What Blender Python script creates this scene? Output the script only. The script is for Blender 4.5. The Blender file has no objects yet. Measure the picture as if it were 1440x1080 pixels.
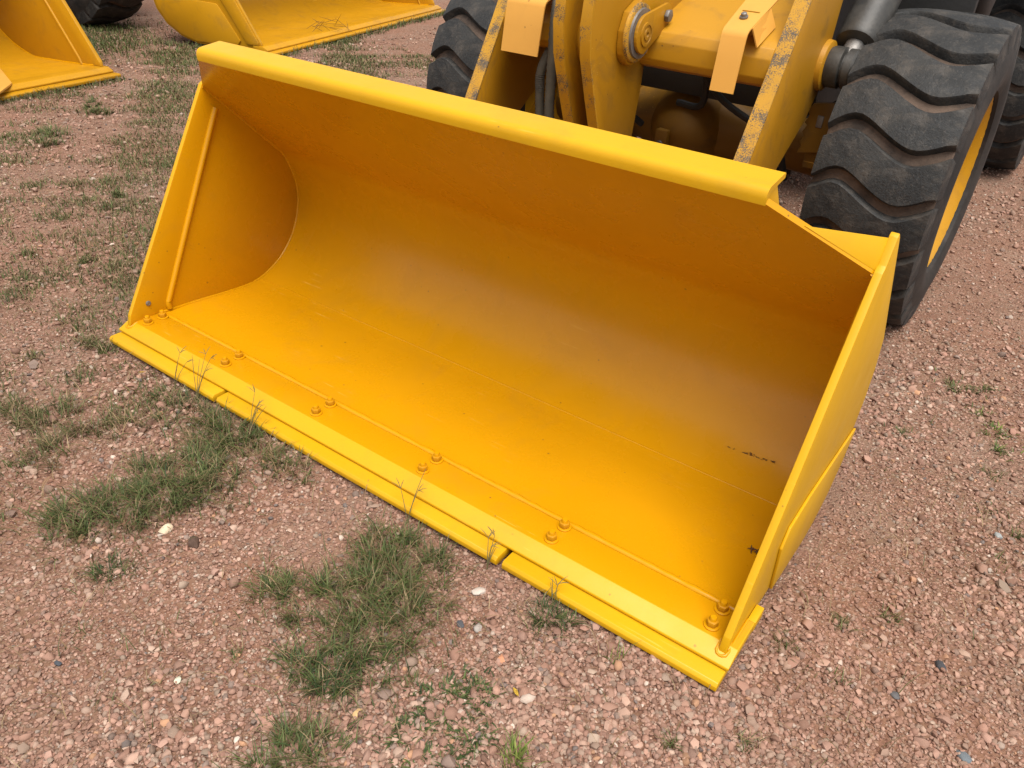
import bpy, bmesh, math, random
import numpy as np
from mathutils import Vector, Matrix

random.seed(7)
RNG = np.random.default_rng(11)
SC = bpy.context.scene
COL = SC.collection
R = math.radians

# ------------------------------------------------------------------ camera
cam = bpy.data.cameras.new('camera')
cam_o = bpy.data.objects.new('camera', cam)
COL.objects.link(cam_o)
cam.sensor_width = 36.0
cam.lens = 27.91
cam.clip_start = 0.05
cam.clip_end = 800
right = Vector((0.80615, 0.58969, 0.04890))
down = Vector((0.35232, -0.41197, -0.84033))
fwd = Vector((-0.47539, 0.69466, -0.53986))
M3 = Matrix((right, -down, -fwd)).transposed()
cam_o.matrix_world = Matrix.Translation((1.595, -1.486, 1.695)) @ M3.to_4x4()
SC.camera = cam_o

# ------------------------------------------------------------------ sky, sun, exposure
SUN_EL, SUN_AZ = 66.0, 132.0          # azimuth: direction the light comes from, degrees clockwise from +Y
world = bpy.data.worlds.new('World')
SC.world = world
world.use_nodes = True
nt = world.node_tree
nt.nodes.clear()
wo = nt.nodes.new('ShaderNodeOutputWorld')
bg = nt.nodes.new('ShaderNodeBackground')
sky = nt.nodes.new('ShaderNodeTexSky')
sky.sky_type = 'NISHITA'
sky.sun_disc = False
sky.sun_elevation = R(SUN_EL)
sky.sun_rotation = R(SUN_AZ)
sky.dust_density = 2.0
sky.air_density = 1.2
sky.ozone_density = 1.0
hs = nt.nodes.new('ShaderNodeHueSaturation')
hs.inputs['Saturation'].default_value = 0.22      # thin cloud cover: a nearly white sky
nt.links.new(sky.outputs[0], hs.inputs['Color'])
nt.links.new(hs.outputs[0], bg.inputs['Color'])
bg.inputs['Strength'].default_value = 0.062
nt.links.new(bg.outputs[0], wo.inputs['Surface'])

sun = bpy.data.lights.new('sun', 'SUN')
sun.energy = 1.5
sun.angle = R(45)
sun.color = (1.0, 0.955, 0.89)
sun_o = bpy.data.objects.new('sun', sun)
COL.objects.link(sun_o)
az = R(SUN_AZ)
sd = Vector((math.sin(az) * math.cos(R(SUN_EL)), math.cos(az) * math.cos(R(SUN_EL)), math.sin(R(SUN_EL))))
sun_o.rotation_euler = sd.to_track_quat('Z', 'Y').to_euler()
sun_o.location = sd * 30

SC.view_settings.view_transform = 'Standard'
SC.view_settings.look = 'None'
SC.view_settings.gamma = 1.0
SC.view_settings.exposure = 1.64
SC.view_settings.use_curve_mapping = False
SC.cycles.max_bounces = 10
SC.cycles.diffuse_bounces = 5


# ------------------------------------------------------------------ materials
class NT:
    def __init__(self, name):
        self.m = bpy.data.materials.new(name)
        self.m.use_nodes = True
        self.t = self.m.node_tree
        self.t.nodes.clear()
        self.out = self.n('ShaderNodeOutputMaterial')
        self.b = self.n('ShaderNodeBsdfPrincipled')
        self.l(self.b.outputs[0], self.out.inputs['Surface'])
        self.tc = self.n('ShaderNodeTexCoord')

    def n(self, t, **kw):
        x = self.t.nodes.new(t)
        for k, v in kw.items():
            setattr(x, k, v)
        return x

    def l(self, a, b):
        self.t.links.new(a, b)

    def noise(self, scale, detail=4, rough=0.55, vec=None, out='Fac', dist=0.0):
        x = self.n('ShaderNodeTexNoise')
        x.inputs['Scale'].default_value = scale
        x.inputs['Detail'].default_value = detail
        x.inputs['Roughness'].default_value = rough
        x.inputs['Distortion'].default_value = dist
        self.l(vec if vec else self.tc.outputs['Object'], x.inputs['Vector'])
        return x.outputs[out]

    def vor(self, scale, feature='F1', out='Distance', vec=None, rnd=1.0):
        x = self.n('ShaderNodeTexVoronoi', feature=feature)
        x.inputs['Scale'].default_value = scale
        x.inputs['Randomness'].default_value = rnd
        self.l(vec if vec else self.tc.outputs['Object'], x.inputs['Vector'])
        return x.outputs[out]

    def ramp(self, fac, stops, interp='LINEAR'):
        x = self.n('ShaderNodeValToRGB')
        cr = x.color_ramp
        cr.interpolation = interp
        while len(cr.elements) < len(stops):
            cr.elements.new(0.5)
        for e, (p, c) in zip(cr.elements, stops):
            e.position = p
            e.color = (c, c, c, 1) if isinstance(c, (int, float)) else (*c, 1)
        self.l(fac, x.inputs[0])
        return x.outputs[0]

    def mix(self, fac, a, b, mode='MIX'):
        x = self.n('ShaderNodeMix', data_type='RGBA', blend_type=mode)
        for s, v in ((x.inputs[0], fac), (x.inputs[6], a), (x.inputs[7], b)):
            if hasattr(v, 'default_value'):
                self.l(v, s)
            elif isinstance(v, (int, float)):
                s.default_value = v
            else:
                s.default_value = (*v, 1)
        return x.outputs[2]

    def math(self, op, a, b=0.0, clamp=False):
        x = self.n('ShaderNodeMath', operation=op, use_clamp=clamp)
        for s, v in ((x.inputs[0], a), (x.inputs[1], b)):
            if hasattr(v, 'default_value'):
                self.l(v, s)
            else:
                s.default_value = v
        return x.outputs[0]

    def bump(self, h, strength=0.3, dist=0.01, prev=None):
        x = self.n('ShaderNodeBump')
        x.inputs['Strength'].default_value = strength
        x.inputs['Distance'].default_value = dist
        self.l(h, x.inputs['Height'])
        if prev:
            self.l(prev, x.inputs['Normal'])
        return x.outputs[0]

    def set(self, color=None, rough=None, normal=None, metal=None, spec=None):
        for k, v in (('Base Color', color), ('Roughness', rough), ('Normal', normal), ('Metallic', metal),
                     ('Specular IOR Level', spec)):
            if v is None:
                continue
            s = self.b.inputs[k]
            if hasattr(v, 'default_value'):
                self.l(v, s)
            elif isinstance(v, (int, float)):
                s.default_value = v
            else:
                s.default_value = (*v, 1)
        return self.m


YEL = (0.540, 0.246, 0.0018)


def yellow(name, base=YEL, dirt=0.25, specks=0.5, rough=0.36, chips=0.0, grime=(0.16, 0.085, 0.03)):
    t = NT(name)
    c = t.mix(t.ramp(t.noise(2.2, 4), [(0.3, 0.0), (0.75, 1.0)]), base, tuple(v * 0.93 for v in base))
    # thin dust film and handling marks
    g = t.math('MULTIPLY', t.ramp(t.noise(5.5, 7, 0.65, dist=0.6), [(0.52, 0.0), (0.78, 1.0)]), dirt)
    c = t.mix(g, c, grime)
    # specks
    s = t.math('MULTIPLY', t.ramp(t.vor(24), [(0.05, 1.0), (0.085, 0.0)]), t.ramp(t.noise(3.0, 2), [(0.55, 0.0), (0.62, 1.0)]))
    c = t.mix(t.math('MULTIPLY', s, specks), c, (0.09, 0.045, 0.02))
    # scratches: stretched noise
    mp = t.n('ShaderNodeMapping')
    mp.inputs['Rotation'].default_value = (0.3, 0.2, 0.6)
    mp.inputs['Scale'].default_value = (3, 60, 60)
    t.l(t.tc.outputs['Object'], mp.inputs['Vector'])
    sc = t.math('MULTIPLY', t.ramp(t.noise(1.6, 3, vec=mp.outputs[0]), [(0.66, 0.0), (0.71, 1.0)]),
                t.ramp(t.noise(2.6, 2), [(0.55, 0.0), (0.65, 1.0)]))
    c = t.mix(t.math('MULTIPLY', sc, 0.42), c, (0.78, 0.47, 0.09))
    s2 = t.math('MULTIPLY', t.ramp(t.vor(7.5), [(0.022, 1.0), (0.040, 0.0)]), t.ramp(t.noise(40, 3), [(0.40, 0.0), (0.55, 1.0)]))
    c = t.mix(t.math('MULTIPLY', s2, specks), c, (0.07, 0.035, 0.015))
    if chips > 0:
        n = t.noise(230, 5, 0.75)
        n2 = t.noise(14, 4)
        k = t.ramp(t.math('ADD', t.math('MULTIPLY', n, 0.7), t.math('MULTIPLY', n2, 0.45)),
                   [(0.62 - 0.12 * chips, 0.0), (0.66 - 0.12 * chips, 1.0)])
        c = t.mix(k, c, t.mix(t.noise(60, 3), (0.035, 0.026, 0.020), (0.15, 0.12, 0.085)))
    r = t.ramp(t.noise(7, 5), [(0.3, rough - 0.04), (0.8, rough + 0.12)])
    b = t.bump(t.noise(150, 3), 0.08, 0.002)
    b = t.bump(t.noise(3.0, 2), 0.16, 0.014, b)
    b = t.bump(t.noise(22, 4), 0.05, 0.004, b)
    return t.set(c, r, b, spec=0.30)


M = {}
M['paint'] = yellow('bucket_paint', dirt=0.13, specks=0.7, rough=0.26)  # orange cast of light bounced inside the bucket is part of the colour
M['lit_paint'] = yellow('lit_paint', base=(0.58, 0.308, 0.004), dirt=0.16, specks=0.5, rough=0.40)  # same bucket paint, coloured brighter and yellower where open sky lights it
M['nut_paint'] = yellow('nut_paint', base=(0.46, 0.205, 0.004), dirt=0.8, specks=0.9, rough=0.4, chips=-0.1, grime=(0.12, 0.05, 0.02))
M['old_paint'] = yellow('machine_paint', base=(0.37, 0.172, 0.007), dirt=0.75, specks=0.8, rough=0.42, grime=(0.13, 0.075, 0.025))
M['worn_paint'] = yellow('worn_machine_paint', base=(0.46, 0.235, 0.02), dirt=0.5, specks=0.9, rough=0.5, chips=0.36)
M['nicked_paint'] = yellow('nicked_machine_paint', base=(0.43, 0.21, 0.010), dirt=0.6, specks=0.9, rough=0.5, chips=0.02)
M['spot_paint'] = yellow('chipped_machine_paint', base=(0.42, 0.20, 0.009), dirt=0.6, specks=1.0, rough=0.42, chips=-0.22)
M['dirty_paint'] = yellow('oily_machine_paint', base=(0.17, 0.080, 0.007), dirt=0.85, specks=1.0, rough=0.5, grime=(0.06, 0.04, 0.02))
M['guard_paint'] = yellow('guard_paint', base=(0.60, 0.30, 0.055), dirt=0.12, specks=0.7, rough=0.5)
M['far_paint'] = yellow('far_bucket_paint', base=(0.47, 0.225, 0.006), dirt=0.40, specks=0.6)

t = NT('rubber_lug')
c = t.mix(t.ramp(t.noise(5, 6, 0.65), [(0.35, 0.0), (0.7, 1.0)]), (0.010, 0.0105, 0.011), (0.030, 0.029, 0.027))
c = t.mix(t.ramp(t.noise(9, 7, 0.72, dist=0.5), [(0.48, 0.0), (0.72, 0.7)]), c, (0.085, 0.070, 0.056))
c = t.mix(t.ramp(t.noise(90, 5, 0.7), [(0.55, 0.0), (0.78, 0.75)]), c, (0.085, 0.075, 0.064))
c = t.mix(t.ramp(t.vor(38), [(0.06, 0.8), (0.13, 0.0)]), c, (0.006, 0.006, 0.006))
M['lug'] = t.set(c, t.ramp(t.noise(20, 4), [(0.3, 0.55), (0.8, 0.85)]),
                 t.bump(t.noise(30, 6, 0.7), 0.5, 0.012, t.bump(t.noise(160, 4), 0.35, 0.004)), spec=0.35)
t = NT('rubber_carcass')
c = t.mix(t.ramp(t.noise(7, 6, 0.65), [(0.35, 0.0), (0.62, 1.0)]), (0.040, 0.030, 0.024), (0.125, 0.085, 0.062))
M['carcass'] = t.set(c, 0.85, t.bump(t.noise(60, 5, 0.7), 0.5, 0.006), spec=0.25)
t = NT('rubber_sidewall')
c = t.mix(t.ramp(t.noise(6, 6, 0.65), [(0.4, 0.0), (0.7, 1.0)]), (0.014, 0.013, 0.012), (0.045, 0.036, 0.030))
M['sidewall'] = t.set(c, 0.7, t.bump(t.noise(50, 5), 0.35, 0.004), spec=0.3)

t = NT('dark_frame')
c = t.mix(t.noise(9, 5), (0.006, 0.006, 0.006), (0.016, 0.014, 0.012))
M['dark'] = t.set(c, 0.6, t.bump(t.noise(40, 4), 0.3, 0.004))
t = NT('cylinder_steel')
c = t.mix(t.ramp(t.noise(14, 6, 0.7), [(0.35, 0.0), (0.7, 1.0)]), (0.022, 0.021, 0.019), (0.055, 0.050, 0.042))
M['cyl'] = t.set(c, 0.5, t.bump(t.noise(70, 4), 0.25, 0.003))
t = NT('worn_steel')
c = t.mix(t.noise(30, 5), (0.10, 0.095, 0.09), (0.30, 0.28, 0.26))
M['steel'] = t.set(c, 0.5, t.bump(t.noise(90, 4), 0.4, 0.003), metal=0.55)
t = NT('hose_rubber')
c = t.mix(t.noise(20, 4), (0.035, 0.034, 0.028), (0.12, 0.105, 0.075))
M['hose'] = t.set(c, 0.65)


GRAV = 0.76


# ---- gravel ground
def ground_mat():
    t = NT('gravel_ground')
    v = t.tc.outputs['Object']
    # slight warp so that stones are not round cells
    wn = t.noise(35, 2, out='Color')
    mixv = t.n('ShaderNodeVectorMath', operation='MULTIPLY_ADD')
    t.l(wn, mixv.inputs[0])
    mixv.inputs[1].default_value = (0.012, 0.012, 0.012)
    t.l(v, mixv.inputs[2])
    wv = mixv.outputs[0]
    ca = t.vor(75, out='Color', vec=wv)
    cb = t.vor(150, out='Color', vec=wv)
    da = t.vor(75, vec=wv)
    db = t.vor(150, vec=wv)
    sa = t.n('ShaderNodeSeparateColor'); t.l(ca, sa.inputs[0])
    sb = t.n('ShaderNodeSeparateColor'); t.l(cb, sb.inputs[0])
    stops = [(0.0, (0.15, 0.075, 0.055)), (0.25, (0.30, 0.165, 0.125)), (0.5, (0.40, 0.235, 0.18)),
             (0.72, (0.46, 0.30, 0.235)), (0.9, (0.38, 0.29, 0.22)), (0.965, (0.60, 0.50, 0.42)), (1.0, (0.16, 0.15, 0.15))]
    A = t.ramp(sa.outputs[0], stops)
    B = t.ramp(sb.outputs[1], stops)
    pick = t.ramp(t.noise(18, 3), [(0.45, 0.0), (0.55, 1.0)])
    c = t.mix(pick, A, B)
    # soil between the stones
    edge = t.mix(pick, t.ramp(da, [(0.35, 0.0), (0.62, 1.0)]), t.ramp(db, [(0.35, 0.0), (0.62, 1.0)]))
    c = t.mix(t.ramp(t.noise(28, 6, 0.75), [(0.38, 0.0), (0.66, 0.75)]), t.mix(1.0, c, (0.70, 0.67, 0.64), 'MULTIPLY'), t.mix(1.0, c, (1.35, 1.32, 1.3), 'MULTIPLY'))
    soil = t.mix(t.noise(6, 4), (0.13, 0.070, 0.043), (0.24, 0.145, 0.095))
    c = t.mix(t.math('MULTIPLY', edge, 0.9), c, soil)
    # broad tints: redder earth, greyer traffic dust, old straw
    c = t.mix(t.math('MULTIPLY', t.ramp(t.noise(0.9, 5, 0.6), [(0.45, 0.0), (0.68, 1.0)]), 0.45), c, (0.30, 0.145, 0.095))
    c = t.mix(t.math('MULTIPLY', t.ramp(t.noise(1.7, 5, 0.6, dist=0.4), [(0.5, 0.0), (0.7, 1.0)]), 0.35), c, (0.30, 0.235, 0.185))
    c = t.mix(1.0, c, (GRAV * 1.13, GRAV * 1.08, GRAV * 1.03), 'MULTIPLY')
    h = t.mix(pick, t.ramp(da, [(0.0, 1.0), (0.62, 0.0)]), t.ramp(db, [(0.0, 0.55), (0.62, 0.0)]))
    b = t.bump(h, 0.9, 0.010)
    b = t.bump(t.noise(220, 3), 0.3, 0.002, b)
    return t.set(c, 0.95, b, spec=0.2)


M['ground'] = ground_mat()
t = NT('gravel_stone')
at = t.n('ShaderNodeAttribute', attribute_name='tint')
c = t.mix(t.math('MULTIPLY', t.noise(130, 4), 0.5), at.outputs['Color'], (0.26, 0.17, 0.12))
M['pebble'] = t.set(c, 0.9, t.bump(t.noise(260, 3), 0.4, 0.002), spec=0.25)
t = NT('grass_blade')
at = t.n('ShaderNodeAttribute', attribute_name='tint')
M['grass'] = t.set(at.outputs['Color'], 0.6, spec=0.25)
tr = t.n('ShaderNodeBsdfTranslucent')
t.l(at.outputs['Color'], tr.inputs['Color'])
ms = t.n('ShaderNodeMixShader')
ms.inputs[0].default_value = 0.25
t.l(t.b.outputs[0], ms.inputs[1]); t.l(tr.outputs[0], ms.inputs[2]); t.l(ms.outputs[0], t.out.inputs['Surface'])


def plain(name, col, rough=0.85, var=0.35):
    t = NT(name)
    c = t.mix(t.noise(45, 5), tuple(v * (1 - var) for v in col), tuple(min(1, v * (1 + var)) for v in col))
    return t.set(c, rough, t.bump(t.noise(120, 4), 0.5, 0.004), spec=0.3)


# ------------------------------------------------------------------ object helpers
def finish(me, mat, smooth=True, angle=38):
    if mat:
        me.materials.append(mat)
    if smooth:
        me.polygons.foreach_set('use_smooth', np.ones(len(me.polygons), bool))
        me.set_sharp_from_angle(angle=R(angle))
    me.update()


def link(name, me, parent=None, loc=(0, 0, 0)):
    o = bpy.data.objects.new(name, me)
    COL.objects.link(o)
    if parent:
        o.parent = parent
    o.location = loc
    return o


def tag(o, label=None, cat=None, group=None, kind=None):
    if label: o['label'] = label
    if cat: o['category'] = cat
    if group: o['group'] = group
    if kind: o['kind'] = kind
    return o


def empty(name, label, cat, loc=(0, 0, 0), rz=0.0, group=None):
    o = bpy.data.objects.new(name, None)
    o.empty_display_size = 0.2
    COL.objects.link(o)
    o.location = loc
    o.rotation_euler = (0, 0, rz)
    return tag(o, label, cat, group)


def bm_obj(name, bm, mat, parent=None, loc=(0, 0, 0), smooth=True, angle=38):
    bmesh.ops.recalc_face_normals(bm, faces=bm.faces)
    me = bpy.data.meshes.new(name)
    bm.to_mesh(me)
    bm.free()
    finish(me, mat, smooth, angle)
    return link(name, me, parent, loc)


def bevel(bm, off, seg=2):
    if off > 0:
        bmesh.ops.bevel(bm, geom=list(bm.edges), offset=off, segments=seg, affect='EDGES', profile=0.5, clamp_overlap=True)


def prism_into(bm, pts, a0, a1, axis='x', bev=0.0):
    """closed polygon pts in the two other axes (cyclic order), extruded from a0 to a1 along axis"""
    b2 = bmesh.new()
    def mk(p, a):
        if axis == 'x': return (a, p[0], p[1])
        if axis == 'y': return (p[0], a, p[1])
        return (p[0], p[1], a)
    v0 = [b2.verts.new(mk(p, a0)) for p in pts]
    v1 = [b2.verts.new(mk(p, a1)) for p in pts]
    b2.faces.new(v0); b2.faces.new(list(reversed(v1)))
    n = len(pts)
    for i in range(n):
        b2.faces.new((v0[i], v1[i], v1[(i + 1) % n], v0[(i + 1) % n]))
    bmesh.ops.recalc_face_normals(b2, faces=b2.faces)
    bevel(b2, bev)
    tmp = bpy.data.meshes.new('tmp'); b2.to_mesh(tmp); b2.free()
    bm.from_mesh(tmp); bpy.data.meshes.remove(tmp)
    return bm


def prism(pts, a0, a1, axis='x', bev=0.0):
    return prism_into(bmesh.new(), pts, a0, a1, axis, bev)


def box(x0, x1, y0, y1, z0, z1, bev=0.0):
    return prism([(y0, z0), (y1, z0), (y1, z1), (y0, z1)], x0, x1, 'x', bev)


def plate(corners, thick, bev=0.0):
    """flat plate from 3-D corners, thickness along its normal (below)"""
    bm = bmesh.new()
    c = [Vector(p) for p in corners]
    n = (c[1] - c[0]).cross(c[2] - c[0]).normalized()
    v0 = [bm.verts.new(p) for p in c]
    v1 = [bm.verts.new(p - n * thick) for p in c]
    bm.faces.new(v0); bm.faces.new(list(reversed(v1)))
    for i in range(len(c)):
        j = (i + 1) % len(c)
        bm.faces.new((v0[i], v1[i], v1[j], v0[j]))
    bmesh.ops.recalc_face_normals(bm, faces=bm.faces)
    bevel(bm, bev)
    return bm


def tube_into(bm, pts, rad, seg=10, cap=True):
    pts = [Vector(p) for p in pts]
    n = len(pts)
    rads = rad if hasattr(rad, '__len__') else [rad] * n
    prev = None
    rings = []
    for i, p in enumerate(pts):
        d = (pts[min(i + 1, n - 1)] - pts[max(i - 1, 0)]).normalized()
        if prev is None:
            a = Vector((0, 0, 1)) if abs(d.z) < 0.9 else Vector((1, 0, 0))
            u = d.cross(a).normalized()
        else:
            u = (prev - d * prev.dot(d)).normalized()
        prev = u
        w = d.cross(u)
        rings.append([bm.verts.new(p + (u * math.cos(2 * math.pi * k / seg) + w * math.sin(2 * math.pi * k / seg)) * rads[i]) for k in range(seg)])
    for a, b in zip(rings, rings[1:]):
        for k in range(seg):
            bm.faces.new((a[k], a[(k + 1) % seg], b[(k + 1) % seg], b[k]))
    if cap:
        bm.faces.new(rings[0]); bm.faces.new(rings[-1])
    return bm


def tube(pts, rad, seg=10):
    return tube_into(bmesh.new(), pts, rad, seg)


def lathe(prof, axis_o, axis='x', seg=32):
    """profile [(a, r)] revolved about an axis line through axis_o (closed if first == last)"""
    bm = bmesh.new()
    o = Vector(axis_o)
    rings = []
    for a, r in prof:
        ring = []
        for k in range(seg):
            c, s = math.cos(2 * math.pi * k / seg) * r, math.sin(2 * math.pi * k / seg) * r
            if axis == 'x': p = (a, c, s)
            elif axis == 'y': p = (s, a, c)
            else: p = (c, s, a)
            ring.append(bm.verts.new(o + Vector(p)))
        rings.append(ring)
    for A, B in zip(rings, rings[1:]):
        for k in range(seg):
            bm.faces.new((A[k], A[(k + 1) % seg], B[(k + 1) % seg], B[k]))
    for ring, (a, r) in ((rings[0], prof[0]), (rings[-1], prof[-1])):
        if r < 0.2 and r > 1e-5:
            bm.faces.new(ring)
    return bm


def smooth_path(pts, n=40):
    """Catmull-Rom resample of 2-D / 3-D points"""
    P = [np.array(p, float) for p in pts]
    P = [2 * P[0] - P[1]] + P + [2 * P[-1] - P[-2]]
    out = []
    m = len(pts) - 1
    for s in np.linspace(0, m, n):
        i = min(int(s), m - 1)
        u = s - i
        a, b, c, d = P[i:i + 4]
        out.append(0.5 * ((2 * b) + (-a + c) * u + (2 * a - 5 * b + 4 * c - d) * u * u + (-a + 3 * b - 3 * c + d) * u ** 3))
    return [tuple(p) for p in out]


# survey frame -> metres: bucket centre line x = 0, ground z = 0
K = 10 / 9


def q(y, z):
    return (y * K, (z + 0.063) * K)


def p3(x, y, z):
    return ((x - 1.125) * K, y * K, (z + 0.063) * K)


# ------------------------------------------------------------------ ground
def gz(x, y):
    x = np.asarray(x, float); y = np.asarray(y, float)
    h = (0.010 * np.sin(2.3 * x + 0.7 * y + 1.1) * np.sin(1.9 * y - 0.6 * x + 0.4) + 0.006 * np.sin(5.1 * x - 3.3 * y + 2.0)
         + 0.005 * np.sin(6.7 * y + 4.2 * x) + 0.003 * np.sin(13 * x + 9 * y) + 0.003 * np.sin(11 * y - 15 * x + 1.3))
    d = np.hypot(x, y)
    return h * np.clip(1.5 - d / 14, 0.15, 1) - 0.012


def axis_samples(lo, hi, step, far):
    a = list(np.arange(lo, hi + 1e-6, step))
    s, v = step, hi
    while v < far:
        s *= 1.25; v += s; a.append(v)
    s, v = step, lo
    while v > -far:
        s *= 1.25; v -= s; a.insert(0, v)
    return np.array(a)


def build_ground():
    xs = axis_samples(-6.5, 3.2, 0.055, 240)
    ys = axis_samples(-1.8, 6.0, 0.055, 240)
    X, Y = np.meshgrid(xs, ys)
    V = np.stack([X, Y, gz(X, Y)], -1).reshape(-1, 3)
    nx, ny = len(xs), len(ys)
    i = np.arange(nx * ny).reshape(ny, nx)
    F = np.stack([i[:-1, :-1], i[:-1, 1:], i[1:, 1:], i[1:, :-1]], -1).reshape(-1, 4)
    me = bpy.data.meshes.new('ground')
    fast_mesh(me, V, F)
    finish(me, M['ground'], True, 80)
    tag(link('ground', me), kind='structure')


def fast_mesh(me, V, F):
    nv, nf, k = len(V), len(F), F.shape[1]
    me.vertices.add(nv)
    me.vertices.foreach_set('co', V.astype(np.float32).ravel())
    me.loops.add(nf * k)
    me.loops.foreach_set('vertex_index', F.astype(np.int32).ravel())
    me.polygons.add(nf)
    me.polygons.foreach_set('loop_start', np.arange(0, nf * k, k, dtype=np.int32))
    me.update(calc_edges=True)


def tint(me, C):
    a = me.attributes.new('tint', 'FLOAT_COLOR', 'POINT')
    a.data.foreach_set('color', np.concatenate([C, np.ones((len(C), 1))], 1).astype(np.float32).ravel())


build_ground()


# ------------------------------------------------------------------ buckets
def sheet(prof_in, thick, xs_of, name, mat, parent, nx=24):
    """curved plate: profile [(y, z)] inner line; xs_of(i) gives (x0, x1) of row i; thickness outward"""
    P = np.array(prof_in)
    T = np.gradient(P, axis=0)
    T /= np.linalg.norm(T, axis=1)[:, None]
    N = np.stack([T[:, 1], -T[:, 0]], 1)          # outward for a profile running lip -> heel -> up
    bm = bmesh.new()
    inn, outt = [], []
    for i, (p, n) in enumerate(zip(P, N)):
        x0, x1 = xs_of(i, p)
        a, b = [], []
        for j in range(nx + 1):
            x = x0 + (x1 - x0) * j / nx
            a.append(bm.verts.new((x, p[0], p[1])))
            b.append(bm.verts.new((x, p[0] + n[0] * thick, p[1] + n[1] * thick)))
        inn.append(a); outt.append(b)
    m = len(P)
    for i in range(m - 1):
        for j in range(nx):
            bm.faces.new((inn[i][j], inn[i][j + 1], inn[i + 1][j + 1], inn[i + 1][j]))
            bm.faces.new((outt[i][j], outt[i + 1][j], outt[i + 1][j + 1], outt[i][j + 1]))
        for j in (0, nx):
            bm.faces.new((inn[i][j], inn[i + 1][j], outt[i + 1][j], outt[i][j]))
    for i in (0, m - 1):
        for j in range(nx):
            bm.faces.new((inn[i][j], inn[i][j + 1], outt[i][j + 1], outt[i][j]))
    return bm_obj(name, bm, mat, parent, angle=40)


def hexnut(r, h, z0, bm=None):
    bm = bm or bmesh.new()
    prism_into(bm, [(r * math.cos(k * math.pi / 3), r * math.sin(k * math.pi / 3)) for k in range(6)], z0, z0 + h, 'z', 0.0018)
    return bm


HW = 1.166 * K         # inner face of the side plates
TP = 0.019 * K         # side plate thickness
bucket = empty('loader_bucket', 'large glossy yellow loader bucket lying open on the gravel in the foreground', 'bucket')

floor_line = [q(0.075, -0.004), q(0.20, -0.008), q(0.34, -0.019), q(0.47, -0.027)]
curve = smooth_path([q(0.47, -0.027), q(0.545, -0.018), q(0.640, 0.026), q(0.715, 0.095), q(0.765, 0.185), q(0.785, 0.280), q(0.775, 0.370), q(0.732, 0.467)], 34)
back = [tuple(np.array(q(0.732, 0.467)) * (1 - s) + np.array(q(0.263, 0.915)) * s) for s in np.linspace(0, 1, 16)]
CUT_Y, TOP_Y = 0.410 * K, 0.263 * K
RIMW = 0.948 * K


def bucket_x(i, p):
    if p[1] > 0.6 and p[0] < CUT_Y:
        s = min(1, max(0, (CUT_Y - p[0]) / (CUT_Y - TOP_Y)))
        w = HW + (RIMW - HW) * s
        return (-w, w)
    return (-HW, HW)


# rows exactly at the corner cut so that the sloped edge is straight
s_cut = (0.732 - 0.410) / (0.732 - 0.263)
ss = sorted(set(list(np.linspace(0, 1, 12)) + [s_cut]))
back = [tuple(np.array(q(0.732, 0.467)) * (1 - s) + np.array(q(0.263, 0.915)) * s) for s in ss]
prof = floor_line + curve[1:] + back[1:]
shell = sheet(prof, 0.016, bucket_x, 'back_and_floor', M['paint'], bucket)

# base edge: thick plate with a bevelled front
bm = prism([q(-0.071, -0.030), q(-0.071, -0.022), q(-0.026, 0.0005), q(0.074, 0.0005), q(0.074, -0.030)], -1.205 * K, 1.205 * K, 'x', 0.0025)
be = bm_obj('base_edge', bm, M['lit_paint'], bucket)
be.data.materials.append(M['paint'])          # the flat behind the bevel gets the floor's tone, the bevel the lit one
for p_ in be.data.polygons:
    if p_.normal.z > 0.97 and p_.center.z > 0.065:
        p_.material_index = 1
# tail of the base edge that shows beside each side plate
for s in (-1, 1):
    x0, x1 = sorted((s * (HW + TP + 0.001), s * 1.206 * K))
    bm_obj('edge_heel', box(x0, x1, *[v * K for v in (0.0755, 0.135)], 0.034, 0.0695, 0.002), M['lit_paint'], bucket)

# three bolt-on cutting edges below it
for (a, b) in ((-1.200, -0.595), (-0.577, 0.582), (0.600, 1.200)):
    bm = prism([q(-0.112, -0.062), q(-0.117, -0.056), q(-0.117, -0.043), q(-0.110, -0.0345), q(0.06, -0.0325), q(0.06, -0.062)], a * K, b * K, 'x', 0.002)
    bm_obj('cutting_edge', bm, M['lit_paint'], bucket)

# weld seam between base edge and floor, uneven
def weld(name, pts, r, parent, seed=0, n=None, mat=None):
    rg = random.Random(seed)
    n = n or max(12, int(sum((Vector(a) - Vector(b)).length for a, b in zip(pts, pts[1:])) / 0.022))
    P = smooth_path(pts, n)
    rad = [r * (1 + rg.uniform(-0.16, 0.16)) for _ in P]
    return bm_obj(name, tube(P, rad, 7), mat or M['paint'], parent, angle=70)


weld('weld_seam', [(-HW + 0.004, 0.086 * K, 0.0640), (0, 0.086 * K, 0.0640), (HW - 0.004, 0.086 * K, 0.0640)], 0.0112, bucket, 3)
lower = smooth_path([q(0.56, -0.012), q(0.56, -0.012)], 2)
weld('weld_seam', [(-HW + 0.004, 0.545 * K, (-0.018 + 0.063) * K - 0.001), (0, 0.546 * K, (-0.0178 + 0.063) * K - 0.001), (HW - 0.004, 0.545 * K, (-0.018 + 0.063) * K - 0.001)], 0.0035, bucket, 5)

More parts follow.
